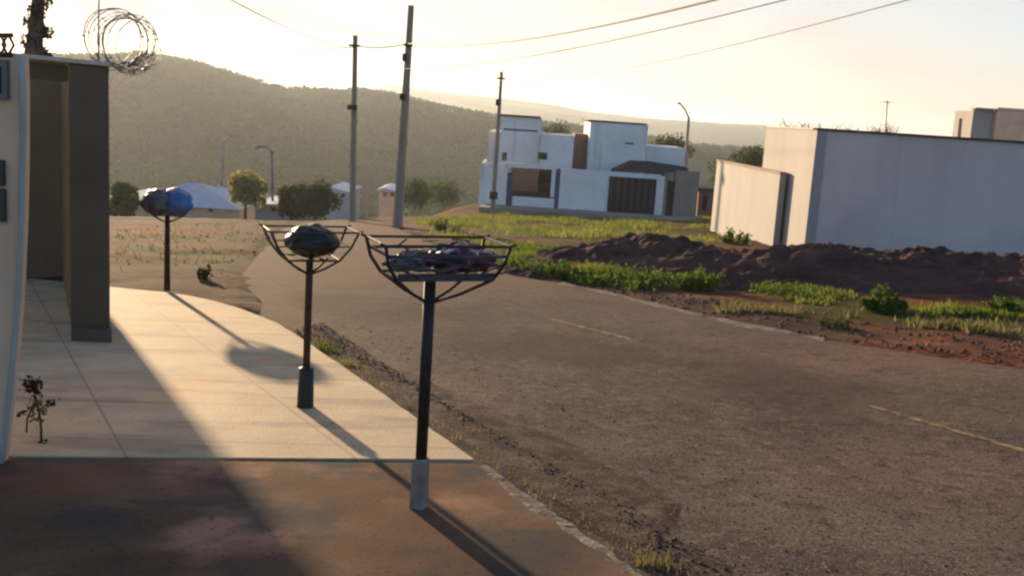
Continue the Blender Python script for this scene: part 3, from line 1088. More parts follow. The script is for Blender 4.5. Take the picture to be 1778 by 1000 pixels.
def rings(t, w2, d2, bw, bd, zt, zb, fr, m, hgt=0.028, sh_=0.0):
    """slats round the basket between rim and floor"""
    for f in fr:
        s = MB()
        z = zt + (zb - zt) * f
        wx, dy = w2 + (bw - w2) * f, d2 + (bd - d2) * f
        s.box(-wx, wx, -dy - .004, -dy + .002, z - hgt / 2, z + hgt / 2)
        s.box(-wx, wx, dy - .002, dy + .004, z - hgt / 2, z + hgt / 2)
        s.box(-wx - .004, -wx + .002, -dy, dy, z - hgt / 2, z + hgt / 2)
        s.box(wx - .002, wx + .004, -dy, dy, z - hgt / 2, z + hgt / 2)
        ob_s = s.build('slat', m, t)
        ob_s.location.x = sh_


# nearest basket, wide, with slats, on a post set in a pale concrete foot
b2 = G(727, 880, -0.010)
k2 = b2.y / FPX
H2 = P(742, 419, b2.y).z - b2.z
t2, *dims = litter_basket(b2, H2, 0.62, 0.34, 'nearest litter basket, wide with grey slats, black post on a pale concrete foot', 0.78, 0.165, 0.14, sh_=0.03)
rings(t2, *dims, (0.30, 0.58), M['slats'], 0.014, 0.03)
w2, d2, bw, bd, zt, zb = dims
pn = MB()
pn.box(-bw + .03, bw + .03, -bd - .02, -bd - .012, zb - 0.003, zb + 0.034)
pn.build('front_panel', M['slats'], t2)
MB().lathe([(0.054, 0), (0.052, 0.02), (0.047, 0.255), (0.036, 0.262)], n=4).build('concrete_foot', M['post_concrete'], t2, bevel=0.004)
t2.children[-1].rotation_euler = (0, 0, R(45) - RZ * 0)
MB().tube([(0, 0, 0.25), (0, 0, zb - 0.02)], 0.030, 10).build('post', M['black'], t2, True)
tang = MB()
rt = random.Random(4)
for k in range(26):
    a = Vector((rt.uniform(-.2, .29), rt.uniform(-.14, .14), zb + rt.uniform(0.02, 0.13)))
    c = a + Vector((rt.uniform(-.16, .16), rt.uniform(-.08, .08), rt.uniform(-.03, .05)))
    tang.tube([a, a.lerp(c, .5) + Vector((0, 0, rt.uniform(-.02, .03))), c], 0.005, 4)
tag(tang.build('tangled_rods', M['bars'], t2), kind='stuff')
bg2 = bag('refuse_bag', M['maroon'], None, (0, 0, 0), 0.185, 0.14, 0.078, 3.3, 0.4, False)
bg2.location = b2 + Matrix.Rotation(RZ, 3, 'Z') @ Vector((0.135, 0.0, zb + 0.078))
bg2.rotation_euler = (0, 0, RZ)
bg4 = bag('refuse_bag', M['greybag'], None, (0, 0, 0), 0.10, 0.09, 0.05, 6.3, 0.4, False)
bg4.location = b2 + Matrix.Rotation(RZ, 3, 'Z') @ Vector((-0.10, 0.04, zb + 0.055))
tag(bg4, 'small flattened grey refuse bag in the nearest litter basket', 'refuse bag')
tag(bg2, 'crumpled maroon and white refuse bag lying in the nearest litter basket', 'refuse bag')

# second basket with a black bag, thick black sleeve at the foot
b1 = G(530, 706, 0)
k1 = b1.y / FPX
H1 = P(547, 399, b1.y).z - b1.z
t1, *dims = litter_basket(b1, H1, 0.60, 0.34, 'litter basket of thin bent bars on a rusty post with a thick black sleeve', 0.60, 0.20)
w2, d2, bw, bd, zt, zb = dims
rings(t1, *dims, (0.5,), M['bars'], 0.010)
MB().tube([(0, 0, 0.2), (0, 0, zb - 0.01)], 0.026, 10).build('post', M['rust'], t1, True)
MB().lathe([(0.062, 0), (0.060, 0.02), (0.054, 0.285), (0.034, 0.295)], n=14).build('foot_sleeve', M['black'], t1, True)
bb = bag('refuse_bag', M['blackbag'], None, (0, 0, 0), 0.185, 0.15, 0.13, 8.1, 0.12, False)
bb.location = b1 + Matrix.Rotation(RZ, 3, 'Z') @ Vector((0.015, 0, zb + 0.108))
bb.rotation_euler = (0, 0, RZ)
tag(bb, 'full shiny black refuse bag in the middle litter basket', 'refuse bag')

# third basket, far end of the pavement, heaped with a blue and a grey bag
b3 = G(290, 505, 0)
k3 = b3.y / FPX
H3 = P(296, 352, b3.y).z - b3.z
t3, *dims = litter_basket(b3, H3, 0.50, 0.34, 'farthest litter basket at the pavement end, on a rusty brown post', 0.85, 0.17)
w2, d2, bw, bd, zt, zb = dims
MB().tube([(0, 0, 0.0), (0, 0, 0.55), (0, 0, zb)], [0.045, 0.038, 0.034], 10).build('post', M['rust'], t3, True)
rot = Matrix.Rotation(0, 3, 'Z')
ob = bag('refuse_bag', M['bluebag'], None, (0, 0, 0), 0.25, 0.20, 0.215, 1.7, 0.16, False)
ob.location = b3 + Vector((0.12, -0.02, zb + 0.16))
tag(ob, 'bright blue refuse bag heaped in the farthest litter basket', 'refuse bag')
og = bag('refuse_bag', M['greybag'], None, (0, 0, 0), 0.25, 0.22, 0.20, 5.2, 0.16, False)
og.location = b3 + Vector((-0.10, -0.06, zb + 0.155))
tag(og, 'dark grey refuse bag beside the blue one in the farthest litter basket', 'refuse bag')

# ------------------------------------------------------------------ left side: wall pillar, recess wall, near gate wall
pb = G(191, 590, 0)
dxp = pb.y / FPX
wall = empty('boundary_wall', (pb.x, pb.y, pb.z))
tag(wall, 'tall dark brown boundary wall with a pale coping at the left', 'wall')
top = P(193, 117, pb.y).z - pb.z
xl = P(121, 350, pb.y).x - pb.x
Lw = 6.6
z_back = plane(pb.x, pb.y + Lw) - pb.z
sd_ = Vector((math.sin(R(-24.0)), math.cos(R(-24.0)), 0))


def skew(name, x0, x1, d0, d1, z0, z1, z0l=None, m='darkwall', bevel=0.006, lift=0.0):
    """a block whose sides run back along the street line; lift raises its left end"""
    c4_ = [Vector((x0, 0, 0)) + sd_ * d0, Vector((x1, 0, 0)) + sd_ * d0, Vector((x1, 0, 0)) + sd_ * d1, Vector((x0, 0, 0)) + sd_ * d1]
    lf = [lift, 0, 0, lift]
    vv = [(p.x, p.y, z0 + q_) for p, q_ in zip(c4_, lf)] + [(p.x, p.y, z1 + q_) for p, q_ in zip(c4_, lf)]
    return MB().raw(vv, [(3, 2, 1, 0), (4, 5, 6, 7), (0, 1, 5, 4), (1, 2, 6, 5), (2, 3, 7, 6), (3, 0, 4, 7)]).build(name, M[m], wall, bevel=bevel)


skew('pillar', xl, 0, 0, 0.9, -0.1, top)
skew('plinth', xl, 0.012, -0.16, -0.002, -0.1, 0.13)
yb = G(85, 470, 0).y - pb.y
ztop = P(90, 108, pb.y + yb).z - pb.z
MB().box(-7.5, P(107, 300, pb.y + yb).x - pb.x, yb, yb + 0.2, -1.2, ztop).build('recessed_panel', M['brownwall'], wall, bevel=0.01)
pr = Vector((P(107, 300, pb.y + yb).x - pb.x, yb, 0))
pl_ = Vector((xl, 0, 0)) + sd_ * 0.9
MB().raw([(pl_.x, pl_.y, -1.2), (pl_.x + .12, pl_.y, -1.2), (pr.x + .10, pr.y + .15, -1.2), (pr.x - .02, pr.y + .02, -1.2),
          (pl_.x, pl_.y, top - .01), (pl_.x + .12, pl_.y, top - .01), (pr.x + .10, pr.y + .15, top - .01), (pr.x - .02, pr.y + .02, top - .01)],
         [(3, 2, 1, 0), (4, 5, 6, 7), (0, 1, 5, 4), (1, 2, 6, 5), (2, 3, 7, 6), (3, 0, 4, 7)]).build('return_wall', M['brownwall'], wall)
skew('coping', -2.6, 0.02, -0.06, 0.95, top + 0.002, top + 0.042, m='coping', lift=0.085)
skew('gate_beam', -4.5, xl - 0.002, 0.25, 0.45, top - 0.16, top - 0.0, lift=0.0)

# near gate wall at the very edge of the view, its pale edge bowing out at the foot
Yn = G(3, 800, 0).y
edge = [(2, 812), (8, 770), (14, 720), (20, 660), (26, 600), (31, 540), (35, 470), (38, 400), (40, 320), (41, 240), (41, 160), (39, 97)]
ep = [P(a, b, Yn) for a, b in edge]
nw_ = empty('near_wall', (ep[0].x, Yn, plane(ep[0].x, Yn)))
tag(nw_, 'pinkish grey plastered wall end with a pale bowed edge strip, nearest the camera', 'wall')
O = nw_.location
vs = [(p.x - O.x, 0.0, p.z - O.z) for p in ep] + [(-1.6, 0.0, p.z - O.z) for p in ep]
n = len(ep)
vs += [(x, y + 0.07, z) for x, y, z in vs]
fs = []
for i in range(n - 1):
    fs += [(i + n, i, i + 1, i + n + 1), (2 * n + i, 3 * n + i, 3 * n + i + 1, 2 * n + i + 1), (i, 2 * n + i, 2 * n + i + 1, i + 1), (i + n, i + n + 1, 3 * n + i + 1, 3 * n + i)]
fs += [(n - 1, 3 * n - 1, 4 * n - 1, 2 * n - 1), (0, n, 3 * n, 2 * n)]
MB().raw(vs, fs).build('plaster_wall', M['pinkwall'], nw_)
MB().tube([(p.x - O.x + 0.002, -0.012, p.z - O.z) for p in ep], [0.017] * n, 8).build('edge_strip', M['coping'], nw_, True)


def near_bit(name, x0, x1, y0, y1, m, d=0.03):
    a, b = P(x0, y1, Yn), P(x1, y0, Yn)
    return MB().box(a.x - O.x, b.x - O.x, -d, -0.001, a.z - O.z, b.z - O.z).build(name, m, nw_, bevel=0.003)


near_bit('meter_box', -60, 17, 105, 168, M['lamp_metal'], 0.04)
near_bit('meter_window', -60, 9, 116, 158, M['glass'], 0.045)
near_bit('vent', -60, 10, 278, 318, M['darkwall'])
near_bit('vent', -60, 12, 328, 380, M['darkwall'])
# ironwork on top of the near wall
ir = MB()
for k in range(7):
    a = P(-70 + k * 14, 97, Yn)
    b_ = P(-70 + k * 14, 60, Yn)
    ir.tube([a, a.lerp(b_, 0.5) + Vector((0.03, 0, 0)), b_], 0.008, 6)
    ir.tube([a, a.lerp(b_, 0.5) - Vector((0.03, 0, 0)), b_], 0.008, 6)
ir.tube([P(-90, 62, Yn), P(22, 62, Yn)], 0.012, 6)
ir.tube([P(-90, 96, Yn), P(22, 96, Yn)], 0.012, 6)
iw = ir.build('ironwork', M['rust'])
iw.parent = nw_
iw.matrix_parent_inverse = Matrix.Translation(-O)

# razor wire coil on the wall top
zc = pb.z + top + 0.04
rw = empty('razor_wire', (pb.x, pb.y + 0.3, zc))
tag(rw, 'coil of razor wire along the top of the dark boundary wall', 'razor wire')
cw = MB()
pts = []
RAD = 0.26
for i in range(420):
    f = i / 419
    an = f * 2 * math.pi * 11
    # coils lie along the wall and lean over each other
    x = -0.10 + 0.26 * f + sd_.x * (0.55 * f - 0.25) + RAD * (1 + 0.10 * math.sin(an * 0.37)) * math.cos(an)
    y = sd_.y * (0.55 * f - 0.25) + 0.12 * math.sin(an * 0.5)
    z = 0.23 - 0.04 * f + RAD * (1 + 0.12 * math.cos(an * 0.61)) * math.sin(an)
    pts.append((x, y, z))
cw.tube(pts, 0.0045, 4)
cw.build('coil', M['wire'], rw)
bbm = MB()
for i in range(0, 420, 3):
    p = Vector(pts[i])
    d = Vector((random.uniform(-1, 1), random.uniform(-1, 1), random.uniform(-1, 1))).normalized() * 0.026
    bbm.raw([p - d, p + d * 0.2 + Vector((0, 0, .01)), p + d, p + d * 0.2 - Vector((0, 0, .01))], [(0, 1, 2, 3)])
tag(bbm.build('barbs', M['wire'], rw), kind='stuff')
tw = MB()
for k in range(16):
    s = Vector((random.uniform(-0.05, 0.12), 0.1, random.uniform(-0.04, 0.05)))
    tw.tube([s, s + Vector((random.uniform(.02, .16), random.uniform(-.1, .1), random.uniform(-.05, .12)))], 0.006, 4)
tw.build('loose_ends', M['wire'], rw)

# thin rod behind the wall
am = P(171, 100, pb.y + 2.5)
mast = MB().tube([am - Vector((0, 0, 2.6)), am, P(172, -40, pb.y + 2.5)], [0.014, 0.012, 0.008], 6).build('antenna_rod', M['wire'])
tag(mast, 'thin upright rod rising behind the razor wire', 'antenna')

# tall narrow tree behind the dark wall at the left edge
tb_ = G(37, 445, 0)
tb_.z -= 0.2
tt = tree('street_tree', tb_, 6.6, 0.62, M['leaf_dark'], 'thin brown tree rising behind the dark wall at the far left', 1100, 0.045, None, 0.62)

# small dry weed in the paving
wb = G(62, 768, 0)
kw = wb.y / FPX
wd_ = empty('pavement_weed', wb)
tag(wd_, 'small wilted weed with a dark head growing from the shaded paving', 'weed')
st = MB()


def lp(px, py, dy=0.0):
    p = P(px, py, wb.y + dy)
    return p - wb


st.tube([lp(72, 770), lp(71, 740), lp(68, 715), lp(62, 690), lp(58, 668)], [0.009, 0.008, 0.007, 0.006, 0.004], 6)
st.tube([lp(46, 750, .1), lp(47, 728, .08), lp(56, 706, .05), lp(62, 690)], [0.006, 0.006, 0.005, 0.004], 6)
st.tube([lp(68, 712), lp(80, 702), lp(94, 697)], [0.005, 0.004, 0.003], 5)
st.tube([lp(56, 706), lp(44, 714), lp(34, 717)], [0.005, 0.004, 0.003], 5)
st.tube([lp(58, 668), lp(44, 662), lp(30, 656)], [0.005, 0.004, 0.003], 5)
st.build('stem', M['drygrass'], wd_, True)


def leafmass(name, m, cx, cy, rx, ry, n, ls):
    c = lp(cx, cy)
    pts_ = np.array([(c.x + random.gauss(0, rx * kw), random.gauss(0, rx * kw), c.z + random.gauss(0, ry * kw)) for _ in range(n)])
    v_, f_ = leaf_quads(pts_, ls)
    o = np_mesh(name, v_, f_, m)
    o.parent = wd_


leafmass('dark_head', M['leaf_dark'], 57, 670, 8, 8, 110, 0.016)
leafmass('pale_leaves', M['drygrass'], 62, 708, 8, 15, 90, 0.014)
leafmass('side_leaves', M['leaf_dark'], 85, 699, 5, 3, 22, 0.013)
leafmass('side_leaves', M['leaf_dark'], 39, 716, 5, 3, 22, 0.013)
leafmass('foot_leaves', M['leaf_dark'], 72, 768, 6, 2, 22, 0.012)

# ------------------------------------------------------------------ weeds
clump(352, 488, 44, 26, 'small green bush at the pavement\'s far corner by the farthest litter basket', 'leaf_green', 500)
clump(985, 486, 80, 34, 'green weed clump at the road edge, farthest of the verge clumps', 'weed', 900)
clump(1215, 506, 95, 40, 'broad green weed clump below the middle of the dirt mound', 'weed', 1100)
clump(1535, 543, 78, 46, 'brightest and tallest green weed clump on the verge in front of the grey wall', 'weed', 1100)
clump(1745, 548, 80, 34, 'green weed clump at the far right end of the verge', 'weed', 900)
clump(1445, 572, 70, 20, 'low dark green weeds on the reddish verge close to the road', 'leaf_green', 600)
clump(1275, 424, 50, 28, 'yellow green bush at the foot of the low cream wall', 'weed', 600)
clump(1215, 372, 50, 22, 'green bush between the tan wall and the low cream wall', 'leaf_green', 500)
clump(770, 402, 60, 22, 'dark green weeds at the corner of the empty lot behind the nearest basket', 'leaf_green', 500)
clump(1130, 470, 70, 26, 'green weeds at the foot of the mound between two road edge clumps', 'leaf_green', 700)


def kerb_weed(px, py, w_, h_, label, m='drygrass'):
    b = G(px, py, ROADZ)
    n_ = 170
    xy = np.stack([rng.normal(0, w_ / 2, n_), rng.normal(0, w_ / 2, n_)], 1)
    V_, F2 = blades(xy, np.zeros(n_), h_, 0.012, 0.8)
    o = np_mesh('grass_tuft', V_, F2, M[m])
    o.location = b
    tag(o, label, 'grass tuft', 'grass tufts in the gutter by the pavement')
    return o


kerb_weed(560, 612, 0.16, 0.10, 'green tuft in the gutter just behind the middle basket post', 'weed')
kerb_weed(600, 640, 0.14, 0.08, 'dry tuft in the gutter right of the middle basket post')
kerb_weed(1140, 990, 0.11, 0.07, 'dry tuft against the kerb at the bottom of the picture')
kerb_weed(700, 716, 0.11, 0.06, 'low dry tuft by the pavement edge behind the nearest basket post')


# ------------------------------------------------------------------ poles, lamps and cables
def pole(px, py, top_px, top_py, wb_, wt, label, Y=None, extras=(), depth=0.7, name='utility_pole'):
    b = rayg(px, py) if Y is None else P(px, py, Y)
    tp = P(top_px, top_py, b.y)
    t = empty(name, b)
    h = tp.z - b.z
    lean = tp.x - b.x
    tag(t, label, 'utility pole', 'concrete utility poles along the street')
    a, c = wb_ / 2, wt / 2
    mb = MB()
    # double-T section: two flanges and a web
    def prism(x0, x1, y0, y1, k0, k1):
        vs_ = [(x * k0, y * k0, -0.4) for x, y in ((x0, y0), (x1, y0), (x1, y1), (x0, y1))] + [(x * k1 + lean, y * k1, h) for x, y in ((x0, y0), (x1, y0), (x1, y1), (x0, y1))]
        mb.raw(vs_, [(3, 2, 1, 0), (4, 5, 6, 7), (0, 1, 5, 4), (1, 2, 6, 5), (2, 3, 7, 6), (3, 0, 4, 7)])
    prism(-1, -0.5, -depth, depth, a, c)
    prism(0.5, 1, -depth, depth, a, c)
    prism(-0.5, 0.5, -0.25, 0.25, a, c)
    mb.build('shaft', M['pole'], t)
    for (nm, fy, wx, hz, dx) in extras:
        z = P(px, fy, b.y).z - b.z
        x = lean * z / h
        MB().box(x + dx - wx / 2, x + dx + wx / 2, -0.35, 0.0 - a * 0.2, z - hz / 2, z + hz / 2).build(nm, M['void'], t, bevel=0.01)
    return t, b, tp


pA, bA, tA = pole(690, 398, 714, 10, 0.40, 0.22, 'tallest concrete utility pole, behind the nearest litter basket', extras=(('bracket', 100, 0.14, 0.3, -0.12), ('bracket', 78, 0.34, 0.08, 0), ('bracket', 168, 0.2, 0.25, -0.1)))
pB, bB, tB = pole(612, 388, 617, 62, 0.30, 0.20, 'concrete utility pole with a box partway up, left of the tallest pole', extras=(('junction_box', 187, 0.42, 0.24, -0.06), ('bracket', 80, 0.5, 0.08, 0)))
pC, bC, tC = pole(855, 374, 871, 125, 0.33, 0.20, 'slim utility pole in front of the white house\'s left corner', extras=(('meter_box', 339, 0.55, 0.5, 0), ('bracket', 178, 0.3, 0.4, -0.1), ('bracket', 136, 0.6, 0.1, 0)))


def streetlamp(px0, py0, px1, py1, hx, hy, Y, label, rad=0.06):
    b = P(px0, py0, Y)
    t = empty('street_lamp', b)
    tag(t, label, 'street lamp', 'street lamps')
    tp = P(px1, py1, Y) - b
    hd = P(hx, hy, Y) - b
    MB().tube([(0, 0, -0.5), tp], [rad * 1.3, rad], 8).build('post', M['lamp_metal'] if rad < 0.09 else M['pole'], t, True)
    MB().tube([tp, tp.lerp(hd, 0.45) + Vector((0, 0, 0.15)), hd], rad * 0.6, 6).build('arm', M['lamp_metal'], t, True)
    dr = 1 if hd.x > tp.x else -1
    MB().lathe([(0.02, -0.10), (0.16, -0.07), (0.20, 0.0), (0.12, 0.07), (0.02, 0.09)], (hd.x + dr * 0.1, hd.y, hd.z), 12).build('lamp_head', M['lamp_metal'], t, True)
    return t


streetlamp(1189, 300, 1196, 205, 1181, 180, 92, 'street lamp on a dark pole rising behind the white lower house', 0.13)
streetlamp(474, 372, 472, 262, 450, 256, 64, 'slim street lamp in the valley left of the green trees', 0.07)
streetlamp(384, 345, 388, 244, 402, 237, 90, 'distant street lamp above the blue grey roof', 0.05)

# short pole top and antenna behind the long grey wall
pp = P(1668, 240, 60)
tag(MB().tube([pp - Vector((0, 0, 3)), P(1668, 206, 60)], [0.12, 0.10], 8).build('pole_stub', M['pole']), 'short pole top showing over the grey wall left of the pink house', 'pole')
ant = empty('antenna', P(1541, 232, 48))
tag(ant, 'thin television antenna over the long grey wall', 'antenna')
av = P(1541, 175, 48) - ant.location
MB().tube([(0, 0, -1.5), av], 0.022, 6).build('mast', M['wire'], ant)
am_ = MB()
for k in range(4):
    z = av.z * (0.97 - 0.02 * k)
    am_.tube([(av.x * 0.95 - 0.34 + 0.11 * k, -0.25, z), (av.x * 0.95 - 0.34 + 0.11 * k, 0.25, z)], 0.012, 4)
am_.tube([(av.x - 0.40, 0, av.z * .95), (av.x + 0.15, 0, av.z * .95)], 0.014, 5)
am_.build('elements', M['wire'], ant)


def cable(a, b, sag, rad, label, n=40):
    pts_ = []
    for i in range(n + 1):
        t_ = i / n
        p = a.lerp(b, t_)
        p.z -= sag * 4 * t_ * (1 - t_)
        pts_.append(p)
    o = MB().tube(pts_, rad, 5).build('overhead_cable', M['cable'])
    tag(o, label, 'overhead cable', 'overhead cables')
    return o


cable(P(709, 76, bA.y - .3), P(1520, -75, 13), 0.45, 0.020, 'thickest overhead cable, uppermost of those running from the tallest pole to the upper right')
cable(P(703, 120, bA.y - .3), P(1650, -75, 13), 0.35, 0.011, 'thin overhead cable below the thickest one, from the tallest pole')
cable(P(868, 140, bC.y - .2), P(1760, -50, 15), 0.55, 0.012, 'overhead cable running from the slim pole by the white house to the upper right')
cable(P(617, 80, bB.y - .2), P(709, 76, bA.y - .3), 0.12, 0.022, 'short overhead cable between the two tall poles')
cable(P(617, 82, bB.y - .2), P(180, 84, 46), 0.25, 0.014, 'level overhead cable going from the boxed pole towards the left')
cable(P(610, 84, bB.y - .2), P(330, -40, 20), 0.25, 0.012, 'thin overhead cable slanting to the top left of the sky')


# ------------------------------------------------------------------ houses
def part_box(parent, name, px0, px1, py0, py1, Y, depth, m, bevel=0.0, dz=0.0):
    """a box part: its front face at distance Y, edges read where they show"""
    mx_, my_ = (px0 + px1) / 2, (py0 + py1) / 2
    x0, x1 = P(px0, my_, Y).x, P(px1, my_, Y).x
    z1, z0 = P(mx_, py0, Y).z, P(mx_, py1, Y).z - dz
    L = parent.location
    return MB().box(x0 - L.x, x1 - L.x, Y - L.y, Y + depth - L.y, z0 - L.z, z1 - L.z).build(name, m, parent, bevel=bevel)


hb = P(940, 368, 74)
hA = empty('white_house', hb)
tag(hA, 'white two storey house with a wide brown opening in its front wall', 'house')
Yh = 74
part_box(hA, 'front_wall', 832, 879, 284, 372, Yh, 0.3, M['white'], dz=0.6)
part_box(hA, 'door', 879, 889, 300, 372, Yh + .25, 0.1, M['blue_trim'], dz=0.5)
part_box(hA, 'lintel', 879, 968, 285, 293, Yh, 0.3, M['white'])
part_box(hA, 'opening_wall', 889, 962, 343, 372, Yh + .05, 0.25, M['white'], dz=0.5)
part_box(hA, 'rear_brown_wall', 886, 966, 290, 345, Yh + 3.0, 0.2, M['brick'])
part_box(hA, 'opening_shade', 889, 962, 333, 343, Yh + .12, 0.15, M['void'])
part_box(hA, 'jamb', 957, 963.5, 293, 343, Yh + .02, 0.3, M['white'])
part_box(hA, 'door', 963.5, 971, 293, 372, Yh + .15, 0.1, M['blue_trim'], dz=0.5)
part_box(hA, 'front_wall', 971, 1052, 295, 372, Yh + .02, 0.3, M['white'], dz=0.6)
part_box(hA, 'side_wall', 832, 835, 286, 368, Yh + .3, 9, M['white'], dz=0.6)
part_box(hA, 'lower_storey', 848, 868.5, 228, 300, Yh + 6, 5, M['white'], dz=3)
tw_ = part_box(hA, 'tower', 868, 938, 203, 300, Yh + 4, 6, M['white'], dz=3)
part_box(hA, 'groove', 874, 934, 225, 228, Yh + 3.97, 0.05, M['blue_trim'])
part_box(hA, 'cornice', 867, 939, 200.5, 204, Yh + 3.9, 6.2, M['dark_roof'])
part_box(hA, 'upper_storey', 938, 995, 235, 300, Yh + 3, 7, M['white'], dz=3)
wn = part_box(hA, 'window', 934, 950, 265, 277, Yh + 2.93, 0.06, M['glass'])
part_box(hA, 'window', 872, 880, 265, 280, Yh + 3.93, 0.06, M['glass'])
part_box(hA, 'brick_stairwell', 996, 1021, 233, 300, Yh + 7, 4, M['brick'], dz=3)

hc = P(1130, 368, 76)
hB = empty('white_house', hc)
tag(hB, 'white two storey house with a wide dark garage door', 'house')
Yg = 76
part_box(hB, 'upper_storey', 1022, 1122, 214, 310, Yg + 3, 8, M['white'], dz=3)
part_box(hB, 'cornice', 1021, 1123, 211.5, 214.5, Yg + 2.93, 8.1, M['dark_roof'])
part_box(hB, 'garage_lintel', 1053, 1148, 301, 309, Yg, 0.4, M['white'])
part_box(hB, 'front_wall', 1045, 1056, 303, 368, Yg + 0.02, 0.3, M['white'], dz=0.5)
gd = part_box(hB, 'garage_door', 1056, 1139, 308, 366, Yg + .25, 0.12, M['void'], dz=0.5)
for k in range(7):
    x = 1060 + k * 12
    o = part_box(hB, 'door_rib', x, x + 1.6, 310, 364, Yg + .2, 0.06, M['blue_trim'])
    o.parent = gd
part_box(hB, 'jamb', 1139, 1152, 306, 370, Yg - .02, 0.35, M['white'], dz=0.4)
part_box(hB, 'door', 1157, 1171, 314, 370, Yg + .22, 0.1, M['void'], dz=0.4)
part_box(hB, 'tan_wall', 1152, 1157.5, 300, 370, Yg + .1, 0.3, M['tan'], dz=0.4)
part_box(hB, 'tan_wall', 1157.5, 1171, 300, 314.5, Yg + .1, 0.3, M['tan'])
part_box(hB, 'tan_wall', 1171, 1212, 297, 370, Yg + .1, 0.3, M['tan'], dz=0.6)
part_box(hB, 'side_block', 1122, 1189, 256, 288, Yg + 4, 6, M['white'])
part_box(hB, 'side_block_base', 1124, 1190, 288, 300, Yg + 3.9, 6, M['dark_roof'], dz=2)
rfm = MB()
pts_ = [(1066, 296), (1100, 281), (1135, 283), (1195, 292), (1195, 300), (1066, 301)]
L = hB.location
fr = [P(a, b, Yg + 0.5) - L for a, b in pts_]
bk = [v + Vector((0, 3.0, 0)) for v in fr]
n = len(fr)
rfm.raw(fr + bk, [tuple(range(n))[::-1], tuple(range(n, 2 * n))] + [(i, (i + 1) % n, (i + 1) % n + n, i + n) for i in range(n)])
rfm.build('porch_roof', M['dark_roof'], hB)
part_box(hB, 'window', 1085, 1100, 248, 251, Yg + 2.95, 0.05, M['blue_trim'])

sh = empty('brown_shed', P(1225, 362, 84))
tag(sh, 'dark brown shed between the tan wall and the low cream wall', 'shed')
part_box(sh, 'shed_wall', 1212, 1240, 333, 366, 84, 4, M['brick'], dz=1)
part_box(sh, 'roof', 1208, 1243, 327, 333, 83.8, 4.5, M['dark_roof'])
part_box(sh, 'door', 1220, 1228, 340, 366, 83.94, 0.05, M['void'])
# forecourt of pale concrete before the two houses
fc = [rayg(*p) for p in ((830, 379), (1210, 374), (1210, 362), (830, 366))]
fo = MB()
x0_, x1_ = P(832, 370, 72).x, P(1212, 370, 74).x
fo.box(x0_, x1_, 71.2, 74.0, -9.5, max(gz(x0_, 72), gz(x1_, 72)) + 0.03)
tag(fo.build('forecourt', M['post_concrete']), kind='structure')

# long grey wall building on the right
xc = P(1408, 330, 34).x
zt_ = P(1420, 226, 34).z
gb_ = empty('grey_building', (xc, 34, plane(xc, 34)))
tag(gb_, 'long blank grey walled building with a cream end face, on the right', 'building')
L = gb_.location
ybk = xc / ((P(1328, 250, 34).x) / 34)
MB().box(0, 13.5, 0, 0.3, -0.8, zt_ - L.z).build('long_wall', M['grey_wall'], gb_)
MB().box(0.0, 0.3, 0.302, ybk - 34, -0.8, zt_ - L.z - 0.002).build('end_wall', M['cream'], gb_)
MB().box(-0.012, 0.34, -0.012, 0.30, -0.8, zt_ - L.z - 0.01).build('corner_render', M['cream'], gb_)
for o in (gb_.children[-1],):
    o.location = (-0.004, 0.02, 0)
MB().box(-0.06, 13.6, -0.08, 0.36, zt_ - L.z, zt_ - L.z + 0.07).build('wall_cap', M['dark_roof'], gb_)
MB().box(0.3, 13.5, 6.5, 6.8, -0.8, zt_ - L.z - 0.1).build('rear_wall', M['grey_wall'], gb_)
MB().box(13.5, 13.8, 0.02, 6.8, -0.8, zt_ - L.z - 0.05).build('far_end_wall', M['grey_wall'], gb_)
MB().box(-0.05, 0.36, 0.36, ybk - 34 + .05, zt_ - L.z, zt_ - L.z + 0.05).build('wall_cap', M['coping'], gb_)
MB().box(0.1, 0.5, ybk - 34, ybk - 33.6, -0.8, P(1325, 256, ybk).z - L.z).build('pier', M['cream'], gb_)

# low cream wall in front of the end face
xe = xc - 0.14
Ye = xe / (P(1357, 365, 34).x / 34)
zl = P(1360, 304, Ye).z
Yf = xe / (P(1245, 340, 50).x / 50)
lw = empty('low_wall', (xe, Ye, plane(xe, Ye)))
tag(lw, 'low cream boundary wall running back from the grey building\'s end', 'wall')
L = lw.location
zl2 = P(1250, 281, Yf).z
mb = MB()
x_, y_ = 0.16, Yf - Ye
mb.raw([(-x_, 0, -0.8), (0, 0, -0.8), (0, y_, -2.6), (-x_, y_, -2.6), (-x_, 0, zl - L.z), (0, 0, zl - L.z), (0, y_, zl2 - L.z), (-x_, y_, zl2 - L.z)],
       [(3, 2, 1, 0), (4, 5, 6, 7), (0, 1, 5, 4), (1, 2, 6, 5), (2, 3, 7, 6), (3, 0, 4, 7)])
mb.build('wall_body', M['cream'], lw)
mb = MB()
c_ = [(-x_ - .05, -.03, zl - L.z + .002), (0.04, -.03, zl - L.z + .002), (0.04, y_, zl2 - L.z + .002), (-x_ - .05, y_, zl2 - L.z + .002)]
mb.raw(c_ + [(a, b, c + 0.10) for a, b, c in c_], [(3, 2, 1, 0), (4, 5, 6, 7), (0, 1, 5, 4), (1, 2, 6, 5), (2, 3, 7, 6), (3, 0, 4, 7)])
mb.build('wall_cap', M['tan'], lw)
MB().box(-0.20, 0.03, -0.05, -0.005, -0.8, zl - L.z - 0.02).build('wall_end', M['cream'], lw)

